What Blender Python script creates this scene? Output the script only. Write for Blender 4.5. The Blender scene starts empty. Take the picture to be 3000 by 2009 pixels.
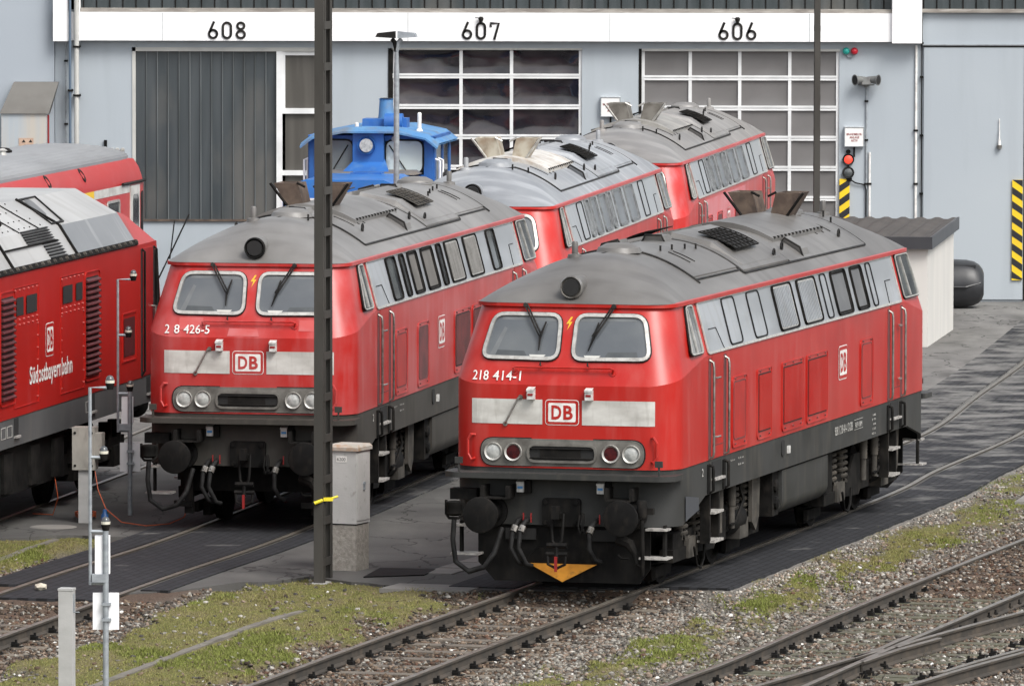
import bpy, math, random
import numpy as np
from math import radians as R, sin, cos, pi, sqrt, hypot, atan2
C = bpy.context.scene.collection
scn = bpy.context.scene
# ---------------------------------------------------------------- camera
EYE = 9.741
cd = bpy.data.cameras.new("camera"); cam = bpy.data.objects.new("camera", cd); C.objects.link(cam)
cam.location = (0, 0, EYE); cam.rotation_euler = (pi/2 - 0.06626, 0.0, 0.0)
cam.rotation_mode = 'QUATERNION'
from mathutils import Quaternion, Vector, Euler
cam.rotation_quaternion = Euler((pi/2-0.06626, 0, 0)).to_quaternion() @ Quaternion((0,0,1), 0.0019)
cd.sensor_width = 36; cd.lens = 36*22813/3000; cd.clip_start = 1; cd.clip_end = 3000
scn.camera = cam
# ---------------------------------------------------------------- sky, sun, exposure
SUN_EL, SUN_AZ = 50, 142        # azimuth measured from +Y towards +X
w = bpy.data.worlds.new("World"); scn.world = w; w.use_nodes = True
nt = w.node_tree; bg = nt.nodes['Background']
sky = nt.nodes.new('ShaderNodeTexSky'); sky.sky_type = 'NISHITA'; sky.sun_disc = False
sky.sun_elevation = R(SUN_EL); sky.sun_rotation = R(SUN_AZ); sky.air_density = 1; sky.dust_density = 4
hs = nt.nodes.new('ShaderNodeHueSaturation'); hs.inputs['Saturation'].default_value = 0.28
nt.links.new(sky.outputs[0], hs.inputs['Color']); nt.links.new(hs.outputs[0], bg.inputs['Color'])
bg.inputs['Strength'].default_value = 0.15
sd = bpy.data.lights.new("sun", 'SUN'); so = bpy.data.objects.new("sun", sd); C.objects.link(so)
sd.energy = 1.5; sd.angle = R(24); sd.color = (1, .965, .92)
d = Vector((sin(R(SUN_AZ))*cos(R(SUN_EL)), cos(R(SUN_AZ))*cos(R(SUN_EL)), sin(R(SUN_EL))))
so.rotation_euler = (-d).to_track_quat('-Z', 'Y').to_euler(); so.location = (0, 60, 60)
vs = scn.view_settings; vs.view_transform = 'Standard'; vs.look = 'None'; vs.exposure = 0.62; vs.gamma = 1; vs.use_curve_mapping = False
rnd = random.Random(7)
# ---------------------------------------------------------------- helpers
def tag(o, label=None, cat=None, group=None, kind=None):
    if label: o['label'] = label
    if cat: o['category'] = cat
    if group: o['group'] = group
    if kind: o['kind'] = kind
    return o
def thing(name, label, cat, loc=(0,0,0), h=0, group=None):
    o = bpy.data.objects.new(name, None); C.objects.link(o); o.empty_display_size = .3
    o.location = loc; o.rotation_euler = (0, 0, -R(h)); return tag(o, label, cat, group)
class MB:
    def __init__(s, T=None): s.v = []; s.f = []; s.m = []; s.T = T; s.mi = 0; s.uv = None
    def add(s, vs, fs):
        b = len(s.v)
        if s.T: vs = [s.T(*p) for p in vs]
        s.v += [tuple(p) for p in vs]
        for f in fs: s.f.append(tuple(b+i for i in f)); s.m.append(s.mi)
        return s
    def box(s, x0, x1, y0, y1, z0, z1):
        return s.add([(x0,y0,z0),(x1,y0,z0),(x1,y1,z0),(x0,y1,z0),(x0,y0,z1),(x1,y0,z1),(x1,y1,z1),(x0,y1,z1)],
            [(0,3,2,1),(4,5,6,7),(0,1,5,4),(1,2,6,5),(2,3,7,6),(3,0,4,7)])
    def hexa(s, a, b):   # two quads bottom/top (each 4 pts in order)
        return s.add(list(a)+list(b), [(0,3,2,1),(4,5,6,7),(0,1,5,4),(1,2,6,5),(2,3,7,6),(3,0,4,7)])
    def prism(s, poly, f0, f1):   # poly list of 2D; f0,f1 map 2D->3D
        n = len(poly)
        return s.add([f0(*p) for p in poly]+[f1(*p) for p in poly],
            [tuple(range(n))[::-1], tuple(range(n, 2*n))]+[(i, (i+1)%n, n+(i+1)%n, n+i) for i in range(n)])
    def tube(s, pts, r, n=6, cap=True):
        P = [Vector(p) for p in pts]; rings = []; prev = None
        for i, p in enumerate(P):
            t = (P[min(i+1, len(P)-1)]-P[max(i-1, 0)]).normalized()
            a = Vector((0,0,1)) if abs(t.z) < .95 else Vector((1,0,0))
            if prev is not None: a = prev
            x = t.cross(a).normalized(); y = x.cross(t).normalized(); prev = y
            rr = r[i] if isinstance(r, (list, tuple)) else r
            rings.append([p+x*cos(2*pi*k/n)*rr+y*sin(2*pi*k/n)*rr for k in range(n)])
        vs = [q for g in rings for q in g]; fs = []
        for i in range(len(P)-1):
            for k in range(n): fs.append((i*n+k, i*n+(k+1)%n, (i+1)*n+(k+1)%n, (i+1)*n+k))
        if cap: fs += [tuple(range(n))[::-1], tuple((len(P)-1)*n+k for k in range(n))]
        return s.add(vs, fs)
    def cyl(s, a, b, r, n=16): return s.tube([a, b], r, n)
    def lathe(s, prof, o, ax, n=20):   # prof [(r, h)], axis vector
        ax = Vector(ax).normalized(); a = Vector((0,0,1)) if abs(ax.z) < .9 else Vector((1,0,0))
        x = ax.cross(a).normalized(); y = ax.cross(x).normalized(); o = Vector(o)
        vs = []; fs = []; m = len(prof)
        for r, h in prof:
            for k in range(n): vs.append(o+ax*h+(x*cos(2*pi*k/n)+y*sin(2*pi*k/n))*r)
        for i in range(m-1):
            for k in range(n): fs.append((i*n+k, i*n+(k+1)%n, (i+1)*n+(k+1)%n, (i+1)*n+k))
        fs += [tuple(range(n))[::-1], tuple((m-1)*n+k for k in range(n))]
        return s.add(vs, fs)
    def grid(s, rows, close=False):
        m = len(rows[0]); vs = [p for r in rows for p in r]; fs = []
        for i in range(len(rows)-1):
            for k in range(m if close else m-1): fs.append((i*m+k, i*m+(k+1)%m, (i+1)*m+(k+1)%m, (i+1)*m+k))
        return s.add(vs, fs)
    def patch(s, poly, fn, rings=4):   # fill a 2D polygon mapped onto a surface
        cx = sum(p[0] for p in poly)/len(poly); cy = sum(p[1] for p in poly)/len(poly)
        return s.grid([[fn(cx+(p[0]-cx)*k, cy+(p[1]-cy)*k) for p in poly] for k in [1-.999*i/rings for i in range(rings+1)]], True)
    def rim(s, po, pi_, fo, h):   # raised frame between outer and inner 2D loops; fo(x,y,off)
        return s.grid([[fo(*p, .0) for p in po], [fo(*p, h) for p in po], [fo(*p, h) for p in pi_], [fo(*p, 0.) for p in pi_]], True)
    def mesh(s, name, mats, smooth=None):
        me = bpy.data.meshes.new(name); me.from_pydata(s.v, [], s.f)
        for m in (mats if isinstance(mats, (list, tuple)) else [mats]): me.materials.append(m)
        me.polygons.foreach_set('material_index', s.m)
        me.update()
        import bmesh
        bm = bmesh.new(); bm.from_mesh(me); bmesh.ops.recalc_face_normals(bm, faces=bm.faces); bm.to_mesh(me); bm.free()
        if smooth:
            me.polygons.foreach_set('use_smooth', [True]*len(me.polygons)); me.set_sharp_from_angle(angle=R(smooth))
        return me
    def build(s, name, mats, parent=None, smooth=None, label=None):
        return link(name, s.mesh(name, mats, smooth), parent, label)
def link(name, me, parent=None, label=None):
    o = bpy.data.objects.new(name, me); C.objects.link(o)
    if parent: o.parent = parent
    if label: o['label'] = label
    return o
def rpoly(pts, r, n=4):   # rounded polygon
    out = []; m = len(pts)
    for i in range(m):
        p = Vector(pts[i]); a = Vector(pts[i-1]); b = Vector(pts[(i+1)%m])
        rr = r[i] if isinstance(r, (list, tuple)) else r
        u = (a-p).normalized(); v = (b-p).normalized()
        q = min(rr, (a-p).length*.49, (b-p).length*.49)
        p0, p1 = p+u*q, p+v*q
        for k in range(n+1):
            t = k/n; out.append(tuple((1-t)**2*p0+2*t*(1-t)*p+t*t*p1))
    return out
def inset(poly, d):
    m = len(poly); out = []
    A = sum(poly[i][0]*poly[(i+1)%m][1]-poly[(i+1)%m][0]*poly[i][1] for i in range(m)); sg = 1 if A > 0 else -1
    for i in range(m):
        p = Vector(poly[i]); a = p-Vector(poly[i-1]); b = Vector(poly[(i+1)%m])-p
        nrm = Vector((0,0))
        for e in (a, b):
            if e.length > 1e-6: e = e.normalized(); nrm += Vector((-e.y, e.x))
        nrm = nrm.normalized() if nrm.length > 1e-6 else nrm
        out.append(tuple(p+nrm*d*sg))
    return out
def srgb(h):
    h = h.lstrip('#'); o = []
    for i in (0, 2, 4):
        c = int(h[i:i+2], 16)/255; o.append(c/12.92 if c < .04045 else ((c+.055)/1.055)**2.4)
    return tuple(o)+(1,)
def col(c): return srgb(c) if isinstance(c, str) else (tuple(c)+(1,) if len(c) == 3 else tuple(c))
# ---------------------------------------------------------------- materials
_mats = {}
def mat(name, base, base2=None, scale=(3,3,3), rough=.5, metal=0, lo=.4, hi=.65, dirt=None, dscale=(8,8,1.2), dlo=.52, dhi=.75, damt=.6, bump=0, bscale=60, coat=0, detail=5, spec=.5, grime=None, gscale=(1.3,1.3,.6), gamt=.5):
    if name in _mats: return _mats[name]
    m = bpy.data.materials.new(name); m.use_nodes = True; n = m.node_tree; L = n.links; b = n.nodes['Principled BSDF']
    b.inputs['Roughness'].default_value = rough; b.inputs['Metallic'].default_value = metal; b.inputs['Specular IOR Level'].default_value = spec
    if coat: b.inputs['Coat Weight'].default_value = coat; b.inputs['Coat Roughness'].default_value = .15
    tc = n.nodes.new('ShaderNodeTexCoord')
    def noise(sc, det=detail):
        mp = n.nodes.new('ShaderNodeMapping'); mp.inputs['Scale'].default_value = sc; L.new(tc.outputs['Object'], mp.inputs[0])
        t = n.nodes.new('ShaderNodeTexNoise'); t.inputs['Scale'].default_value = 1; t.inputs['Detail'].default_value = det; L.new(mp.outputs[0], t.inputs[0]); return t.outputs['Fac']
    def ramp(f, a, c_):
        r = n.nodes.new('ShaderNodeMapRange'); r.inputs[1].default_value = a; r.inputs[2].default_value = c_; L.new(f, r.inputs[0]); r.clamp = True; return r.outputs[0]
    def mix(f, a, c_):
        x = n.nodes.new('ShaderNodeMix'); x.data_type = 'RGBA'
        L.new(f, x.inputs[0])
        for v, i in ((a, 6), (c_, 7)):
            if isinstance(v, tuple): x.inputs[i].default_value = v
            else: L.new(v, x.inputs[i])
        return x.outputs[2]
    cur = col(base)
    if base2 is not None: cur = mix(ramp(noise(scale), lo, hi), cur, col(base2))
    if dirt is not None:
        f = ramp(noise(dscale, 8), dlo, dhi); mm = n.nodes.new('ShaderNodeMath'); mm.operation = 'MULTIPLY'; mm.inputs[1].default_value = damt
        L.new(f, mm.inputs[0]); cur = mix(mm.outputs[0], cur, col(dirt))
    if grime is not None:
        f = ramp(noise(gscale, 9), .50, .74); mm = n.nodes.new('ShaderNodeMath'); mm.operation = 'MULTIPLY'; mm.inputs[1].default_value = gamt
        L.new(f, mm.inputs[0]); cur = mix(mm.outputs[0], cur, col(grime))
    if isinstance(cur, tuple): b.inputs['Base Color'].default_value = cur
    else: L.new(cur, b.inputs['Base Color'])
    if bump:
        bp = n.nodes.new('ShaderNodeBump'); bp.inputs['Strength'].default_value = bump; bp.inputs['Distance'].default_value = .02
        L.new(noise((bscale,)*3, 4), bp.inputs['Height']); L.new(bp.outputs[0], b.inputs['Normal'])
    _mats[name] = m; return m
def emis(m, c, s):
    b = m.node_tree.nodes['Principled BSDF']; b.inputs['Emission Color'].default_value = col(c); b.inputs['Emission Strength'].default_value = s; return m
BLACK = mat('black_paint', (.012,.012,.012), (.03,.028,.026), (5,5,5), .55, spec=.12)
RUBBER = mat('rubber', (.012,.012,.012), (.025,.025,.025), (9,9,9), .6, spec=.12)
BOGIE2 = mat('grey_spring_grime', (.05,.047,.042), (.09,.083,.073), (3,3,5), .75, dirt=(.12,.10,.08), dscale=(10,10,4), damt=.5, spec=.12)
DARKM = mat('grimy_dark_metal', (.006,.0059,.0058), (.012,.0115,.011), (4,4,4), .7, dirt=(.026,.022,.018), dscale=(14,14,5), damt=.5, spec=.12)
BOGIE = mat('bogie_grime', (.007,.0068,.0064), (.015,.014,.013), (3,3,5), .85, dirt=(.036,.031,.026), dscale=(10,10,4), damt=.5, spec=.12)
STEEL = mat('worn_steel', (.34,.33,.31), (.2,.185,.165), (12,12,12), .38, metal=.75)
ALU = mat('aluminium_trim', (.52,.515,.485), (.36,.35,.325), (10,10,10), .4, metal=.35, dirt=(.2,.18,.16), dscale=(20,20,12), dlo=.55, damt=.5)
TREAD = mat('step_tread', (.40,.385,.36), (.2,.19,.18), (20,20,20), .6)
GLASS = mat('cab_glass', (.085,.095,.105), (.12,.13,.135), (1.2,1.2,1.6), .07, spec=.8)
GLASSD = mat('side_glass', (.04,.045,.05), (.10,.11,.11), (1.5,1.5,2.5), .06, spec=.7)
WHITE = mat('white_lettering', (.80,.79,.76), (.62,.6,.57), (9,9,9), .5)
STRIPE = mat('weathered_white_stripe', (.58,.575,.54), (.42,.41,.38), (2,2,5), .5, dirt=(.25,.23,.2), dscale=(12,12,3), damt=.45)
YELLOW = mat('warning_yellow', (.72,.42,.02), (.6,.34,.03), (5,5,5), .5)
ORANGE = mat('plough_orange', (.72,.31,.03), (.5,.2,.02), (6,6,6), .55, dirt=(.08,.05,.03), dscale=(9,9,9), dlo=.58, damt=.6)
REDP = mat('signal_red', (.24,.012,.012), None, rough=.45)
GALV = mat('galvanised_steel', (.33,.36,.38), (.25,.27,.29), (8,8,14), .5, metal=.3)
CONC = mat('pale_grp_cover', (.42,.42,.41), (.36,.36,.35), (3,3,6), .75, bump=.15)
LENS = mat('lamp_lens', (.45,.46,.44), (.3,.31,.3), (20,20,20), .12)
LENSR = mat('red_tail_lens', (.07,.008,.01), (.03,.004,.006), (20,20,20), .12)
CREAM = mat('socket_cover', (.62,.62,.6), (.4,.4,.38), (15,15,15), .5)
BLUEL = mat('blue_label', (.06,.25,.55), None, rough=.5)
PLATE = mat('lamp_panel_grey', (.17,.165,.15), (.11,.105,.095), (5,5,5), .5, dirt=(.05,.045,.04), dscale=(9,9,9), damt=.5, spec=.12)
GALV2 = mat('white_sign_back', (.86,.87,.88), (.80,.81,.82), (4,4,4), .45)
# ---------------------------------------------------------------- lettering
_txt = {}
def text2d(s, bold=0.0, res=3):
    k = (s, bold)
    if k in _txt: return _txt[k]
    cu = bpy.data.curves.new('lettering', 'FONT'); cu.body = s; cu.size = 1; cu.offset = bold; cu.resolution_u = res
    o = bpy.data.objects.new('lettering', cu); C.objects.link(o)
    dg = bpy.context.evaluated_depsgraph_get(); me = o.evaluated_get(dg).to_mesh()
    vs = [(v.co.x, v.co.y) for v in me.vertices]; fs = [tuple(p.vertices) for p in me.polygons]
    o.evaluated_get(dg).to_mesh_clear(); bpy.data.objects.remove(o); bpy.data.curves.remove(cu)
    x0 = min(p[0] for p in vs); x1 = max(p[0] for p in vs); y0 = min(p[1] for p in vs); y1 = max(p[1] for p in vs)
    _txt[k] = ([((x-x0)/(x1-x0), (y-y0)/(y1-y0)) for x, y in vs], fs); return _txt[k]
def put_text(mb, s, x0, x1, z0, z1, fn, bold=0.0):   # fn(u,v)->3D ; letters fill the box
    vs, fs = text2d(s, bold); mb.add([fn(x0+(x1-x0)*u, z0+(z1-z0)*v) for u, v in vs], fs); return mb
def stroke_poly(mb, pts, wd, fn, th, closed=False):   # ribbon lettering with thickness
    n = len(pts); L = []; Rr = []
    for i in range(n):
        a = Vector(pts[i-1] if (i or closed) else pts[i]); b = Vector(pts[(i+1)%n] if (i < n-1 or closed) else pts[i])
        t = (b-a).normalized(); q = Vector((-t.y, t.x))*wd/2; p = Vector(pts[i]); L.append(p+q); Rr.append(p-q)
    mb.grid([[fn(*p, 0) for p in L], [fn(*p, th) for p in L], [fn(*p, th) for p in Rr], [fn(*p, 0) for p in Rr], [fn(*p, 0) for p in L]] if not closed else
            [[fn(*p, 0) for p in L+L[:1]], [fn(*p, th) for p in L+L[:1]], [fn(*p, th) for p in Rr+Rr[:1]], [fn(*p, 0) for p in Rr+Rr[:1]]])
def db_logo(name, parent, x0, x1, z0, z1, fo, redm, squeeze=False):
    """red frame, white line, white field and two red letters"""
    w_, h_ = x1-x0, z1-z0; t = .055*h_ if not squeeze else .04*h_
    po = rpoly([(x0,z0),(x1,z0),(x1,z1),(x0,z1)], .16*min(w_,h_)); mb = MB()
    mb.patch(po, lambda x, y: fo(x, y, .004)); o = mb.build(name, WHITE, parent)
    mb = MB(); mb.patch(rpoly([(x0+t*.5,z0+t*.5),(x1-t*.5,z0+t*.5),(x1-t*.5,z1-t*.5),(x0+t*.5,z1-t*.5)], .13*min(w_,h_)), lambda x, y: fo(x, y, .007)); mb.build('logo_frame', redm, o)
    q = t*2.4; i2 = rpoly([(x0+q,z0+q),(x1-q,z0+q),(x1-q,z1-q),(x0+q,z1-q)], .07*min(w_,h_))
    mb = MB(); mb.patch(i2, lambda x, y: fo(x, y, .010)); mb.build('logo_field', WHITE, o)
    mb = MB(); a, b = (.22, .5) ; fz = lambda x, y: fo(x, y, .013)
    put_text(mb, 'D', x0+.19*w_, x0+.485*w_, z0+.22*h_, z1-.22*h_, fz, .03); put_text(mb, 'B', x0+.54*w_, x0+.82*w_, z0+.22*h_, z1-.22*h_, fz, .03)
    mb.build('logo_letters', redm, o); return o
# ================================================================ diesel locomotives
LL = 15.16; HWD = 1.475; WG = 1.272; YG = .42; ZR = 1.615; ZK = 2.67; ZB = 2.97; ZG = 3.655; RC = .42; BOW = .05
YS = [1.35, 1.66, 2.0, 3.5, 5.5, 7.58]
def front_y(x, w_=HWD, yf=0., r=RC, bow=BOW):
    ax = abs(x); e = w_-r
    if ax <= e: return yf+bow*(ax/w_)**2
    b = bow*(e/w_)**2; return yf+b+r-sqrt(max(r*r-(min(ax, w_)-e)**2, 0))
def quarter(w_, yf, r=RC, bow=BOW):
    r = min(r, w_*.98); e = w_-r
    q = [(e*i/5, yf+bow*(e*i/5/w_)**2) for i in range(6)]
    b = bow*(e/w_)**2
    q += [(e+r*sin(a), yf+b+r-r*cos(a)) for a in [pi/2*k/11 for k in range(1, 12)]]
    y0 = q[-1][1]
    return q+[(w_, max(y, y0+.02*i+.02)) for i, y in enumerate(YS)]
def loop(w_, yf, r=RC, bow=BOW):
    q = quarter(w_, yf, r, bow); m = len(q)
    a = q                                    # front centre -> right middle
    b = [(x, LL-y) for x, y in q[::-1]][1:]  # right middle -> rear centre
    c = [(-x, LL-y) for x, y in q][1:]       # rear centre -> left middle
    e = [(-x, y) for x, y in q[::-1]][1:-1]  # left middle -> front centre
    return a+b+c+e
def yend(y): return min(y, LL-y)
def sstep(a, b, t): t = min(max((t-a)/(b-a), 0), 1); return t*t*(3-2*t)
def zkink(y): y = yend(y); return ZK+(ZB-ZK)*min(max((y-.03)/1.6, 0), 1)**.8
def tt(k):   # front/upper surface interpolation, t from kink to gutter
    return HWD+(WG-HWD)*k, YG*k, ZK+(ZG-ZK)*k
def mapU(x, t, off=0.):
    w_, yf, z = tt(t); return (x, front_y(x, w_, yf)-off*.92, z+off*.38)
def mapL(x, z, off=0.):
    y = front_y(x); return (x+(off*.7*(1 if x > 0 else -1) if abs(x) > 1.25 else 0), y-off, z)
def mapB(y, s, off=0.):   # inclined side band; s 0..1 from ZB to ZG
    return (HWD+(WG-HWD)*s+off*.96, y, ZB+(ZG-ZB)*s+off*.29)
def mapS(y, z, off=0.): return (HWD+off, y, z)
def sB(z): return (z-ZB)/(ZG-ZB)
RH = .56
def roofw(s): return 1.29*sqrt(1-s), .37+1.6*(1-sqrt(1-s)), ZG+.03+RH*s
def roof_pt(x, y, off=0.): return (x, y, ZG+.03+RH*(1-min(abs(x)/1.29, 1)**2)+off)
def make_mats(k, red, red2, fade, roof, roof2, dirt, band, skirt):
    r = mat('traffic_red_'+k, red, red2, (1.1,.5,1.6), .34, spec=.42, grime=(red[0]*.62, red[1]*1.1, red[2]*1.2), gscale=(1.6,.9,.8), gamt=.55, lo=.38, hi=.68, dirt=fade, dscale=(5,5,.8), dlo=.48, dhi=.72, damt=.5)
    rs = mat('traffic_red_door_'+k, (.40,.014,.008), (.33,.012,.008), (2,2,2), .4, dirt=(.12,.02,.02), dscale=(8,8,2), damt=.4)
    ro = mat('roof_grey_'+k, roof, roof2, (.9,.35,.9), .42, lo=.36, hi=.64, dirt=dirt, dscale=(.9,4,.9), dlo=.46, dhi=.72, damt=.5, bump=.05, bscale=25, grime=(dirt[0]*.8, dirt[1]*.76, dirt[2]*.72), gscale=(1.1,.5,1), gamt=.55)
    ba = mat('band_grey_'+k, band, (.30,.32,.34), (1,.6,2), .42, dirt=(.2,.2,.19), dscale=(6,6,.9), damt=.5)
    sk = mat('skirt_grey_'+k, skirt, (skirt[0]*.75, skirt[1]*.75, skirt[2]*.73), (1.2,1.2,1.6), .55, dirt=(.095,.086,.072), dscale=(5,5,1), damt=.4, spec=.15, grime=(skirt[0]*.55, skirt[1]*.54, skirt[2]*.5), gscale=(1.4,.8,1), gamt=.6)
    return dict(red=r, door=rs, roof=ro, band=ba, skirt=sk)
BANDS = {'A': [(3.06,3.72,'panel'),(4.45,5.12,'panel'),(5.89,6.95,'grille'),(7.33,8.38,'grille'),(8.75,9.08,'panel'),(9.38,10.26,'dark'),(10.6,11.27,'dark'),(11.62,11.9,'panel')],
  'B': [(3.08,3.72,'glass'),(4.09,4.37,'glass'),(4.7,5.34,'dark'),(5.71,6.54,'dark'),(6.91,7.22,'glass'),(7.55,8.57,'slat'),(9.03,10.08,'slat'),(10.93,11.57,'glass')],
  'C': [(3.08,3.72,'panel'),(4.0,4.4,'glass'),(4.7,5.34,'dark'),(5.71,6.54,'dark'),(6.8,7.15,'glass'),(7.55,8.57,'dark'),(9.03,10.08,'dark'),(10.93,11.57,'panel')]}
LOUV = {'A': [(3.1,3.78,'r'),(4.5,5.18,'g'),(5.94,7.03,'g'),(7.39,8.5,'g'),(10.71,11.36,'r')], 'B': [(3.12,3.85,'r'),(4.79,5.5,'d'),(7.65,8.8,'s'),(9.1,10.2,'s')]}
LOUV['C'] = LOUV['B']
BDARK = mat('vent_filter_grey', (.10,.104,.108), (.135,.138,.14), (2,2,2), .5, bump=.1, bscale=120)
BPALE = mat('reflection_grey_pane', (.115,.125,.137), (.15,.162,.175), (2,2,2), .3)  # engine-room windows lightened to blue-grey: their reflection is put into the colour
BPALE2 = mat('pale_side_glass', (.17,.185,.195), (.26,.275,.28), (1.5,1.5,2.5), .12)
BBROWN = mat('brown_filter_mesh', (.10,.095,.084), (.135,.126,.115), (3,3,3), .6, bump=.1, bscale=120)
TRIMC = mat('pale_window_rubber', (.19,.20,.205), (.11,.115,.12), (9,9,9), .5)
SLATM = mat('dull_slat_metal', (.25,.245,.23), (.17,.165,.155), (9,9,3), .5)
SLOT = mat('vent_recess', (.012,.012,.012), None, rough=.8)
LOUVD = mat('grimy_red_louvre', (.10,.035,.035), (.17,.045,.045), (3,3,3), .6, dirt=(.05,.04,.035), damt=.6)
VISOR = mat('pale_cab_interior', (.15,.16,.165), (.12,.128,.132), (4,4,4), .12)
PAPER = mat('notice_paper', (.5,.5,.47), None, rough=.7)
RUST = mat('rusty_sheet', (.075,.052,.04), (.13,.095,.07), (5,5,5), .8, dirt=(.025,.022,.02), dscale=(7,7,7), damt=.7, bump=.2)
RUSTP = mat('pale_sooty_sheet', (.42,.39,.32), (.26,.2,.14), (4,4,4), .6, dirt=(.10,.08,.06), dscale=(6,6,3), damt=.7)
SOOT = mat('soot_black', (.015,.014,.013), None, rough=.85)
def fx(e, T=None):   # end transform: front (identity) or rear (turned round)
    return None if e == 0 else (lambda x, y, z: (-x, LL-y, z))
_cache = {}
def cached(key, fn, *a):
    if key not in _cache: _cache[key] = fn(*a)
    return _cache[key]
def loco(label, loc, h, M, lay, number, opts):
    t = thing('diesel_locomotive', label, 'locomotive', loc, h, 'red diesel locomotives')
    red, K = M['red'], id(M)
    # --- body shell
    A = loop(HWD, 0.); U = loop(WG, YG)
    mb = MB(); top = [(x, y, zkink(y)) for x, y in A]
    mid = [[(a[0]+(u[0]-a[0])*s, a[1]+(u[1]-a[1])*s, p[2]+(ZG-p[2])*s) for a, u, p in zip(A, U, top)] for s in (.33, .66, 1.)]
    mb.grid([[(x, y, ZR) for x, y in A], top]+mid, True)
    body = mb.build('body', red, t, 11)
    # --- skirt / frame
    def zbot(y):
        if y < LL/2: return .89+.28*sstep(.85, 1.62, y)
        return .89+.28*min(max((LL-.27-y)/.5, 0), 1)
    mb = MB(); S = loop(HWD-.012, .012)
    mb.grid([[(x*.965, y+(.02 if y < LL/2 else -.02), zbot(y)) for x, y in S], [(x, y, zbot(y)) for x, y in S], [(x, y, ZR+.004) for x, y in S], [(x*.97, y, ZR+.004) for x, y in S]], True)
    frame = mb.build('frame_skirt', M['skirt'], t, 30)
    # underfloor closing plate
    MB().box(-1.35, 1.35, .3, LL-.3, 1.2, 1.26).build('underfloor', DARKM, t)
    # --- gutter rail and roof
    mb = MB(); G0 = loop(WG+.002, YG-.002); G1 = loop(WG+.045, YG-.045)
    mb.grid([[(x, y, ZG-.02) for x, y in G0], [(x, y, ZG-.015) for x, y in G1], [(x, y, ZG+.03) for x, y in G1], [(x, y, ZG+.04) for x, y in G0]], True)
    mb.build('gutter_rail', opts.get('gutter', red), t, 30)
    mb = MB(); rows = []
    for i in range(15):
        q_ = 1-(1-i/14*.985)**2; w_, yf, z = roofw(q_); rows.append([(x, y, z) for x, y in loop(max(w_, .02), yf, .36+.7*q_, BOW)])
    mb.grid(rows, True); roof = mb.build('roof', M['roof'], t, 40)
    fl = (lambda y: y) if lay == 'A' else (lambda y: LL-y)
    def strip(y0, y1, xs, off, name, m_, par=roof, skirtd=.03):   # raised plate following the roof
        y0, y1 = sorted((fl(y0), fl(y1))); b = MB(); rows = []
        X = [xs[0]+(xs[1]-xs[0])*i/16 for i in range(17)]
        for y, o_ in ((y0, -.01), (y0, off), (y1, off), (y1, -.01)): rows.append([roof_pt(x, y, o_) for x in X])
        b.grid(rows)
        for k in (0, -1): b.add([r[k] for r in rows], [(0,1,2,3)])
        return b.build(name, m_, par, 30)
    strip(2.75, 5.14, (-1.02, 1.02), .022, 'roof_panel', M['roof']); strip(5.2, 7.82, (-1.1, 1.1), .035, 'roof_panel', M['roof'])
    strip(7.88, 12.5, (-1.12, 1.12), .024, 'roof_panel', M['roof'])
    b = MB()   # dark joints between the panels
    for y in (2.74, 5.17, 7.85, 12.52): b.tube([roof_pt(x, fl(y), .012) for x in [-1.12+2.24*i/20 for i in range(21)]], .014, 4)
    for s in (-1, 1): b.tube([roof_pt(s*1.06, fl(2.75+i*.5), .008) for i in range(6)], .016, 4); b.tube([roof_pt(s*1.12, fl(5.2+i*.73), .008) for i in range(11)], .018, 4)
    for y in (3.5, 3.75, 10.9, 11.3, 11.7): b.tube([roof_pt(x, fl(y), .027) for x in [.5+.3*i/6 for i in range(7)]], .007, 4)
    b.build('roof_joint', BLACK, roof)
    # --- fan band with grille
    GX0, GX1, GY0, GY1 = (.34, .86, 5.8, 7.1) if lay == 'A' else (.36, .84, 5.9, 7.1)
    for s in (-1, 1):
        b = MB()
        b.prism([(.06,5.35),(.60,5.35),(1.06,5.35),(1.06,7.7),(.60,7.7),(.06,7.7)], lambda x, y: roof_pt(s*x, fl(y), .0), lambda x, y: roof_pt(s*(x-.03*(x > 1)), fl(y+(.1 if y < 6 else -.1)), .045+.055*(x < .8)))
        fr = b.build('fan_housing', opts.get('fan', M['roof']), roof)
        b = MB(); P = lambda x, y, o=0.: roof_pt(s*x, fl(y), .116+o)
        b.grid([[P(GX0+(GX1-GX0)*j/6, y) for j in range(7)] for y in (GY0, GY1)]); g = b.build('fan_opening', SLOT, fr)
        b = MB()
        for i in range(8): b.tube([P(GX0+(GX1-GX0)*i/7, GY0, .012), P(GX0+(GX1-GX0)*i/7, GY1, .012)], .008, 4)
        for i in range(7): b.tube([P(GX0+(GX1-GX0)*j/6, GY0+(GY1-GY0)*i/6, .012) for j in range(7)], .008, 4)
        b.build('fan_grille', BOGIE2 if lay == 'B' else BOGIE, fr)
    # --- exhaust hatch and stacks
    cov = opts.get('cover', M['roof']); stk = opts.get('stack', RUST); y0, y1 = sorted((fl(8.35), fl(11.4)))
    b = MB(); n = 8
    xs = [-.76+1.52*i/n for i in range(n+1)]
    zt = [roof_pt(x, 5)[2]+.10-.03*abs(x) for x in xs]
    b.grid([[(x, y, roof_pt(x, y)[2]-.02) for x in xs] if q == 0 else [(x, y, z) for x, z in zip(xs, zt)] for y, q in ((y0,0),(y0,1),(y1,1),(y1,0))])
    for k in (0, -1): b.add([(xs[k], y0, zt[k]-.2), (xs[k], y0, zt[k]), (xs[k], y1, zt[k]), (xs[k], y1, zt[k]-.2)], [(0,1,2,3)])
    cv = b.build('exhaust_hatch', cov, roof, 30)
    b = MB()
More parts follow.
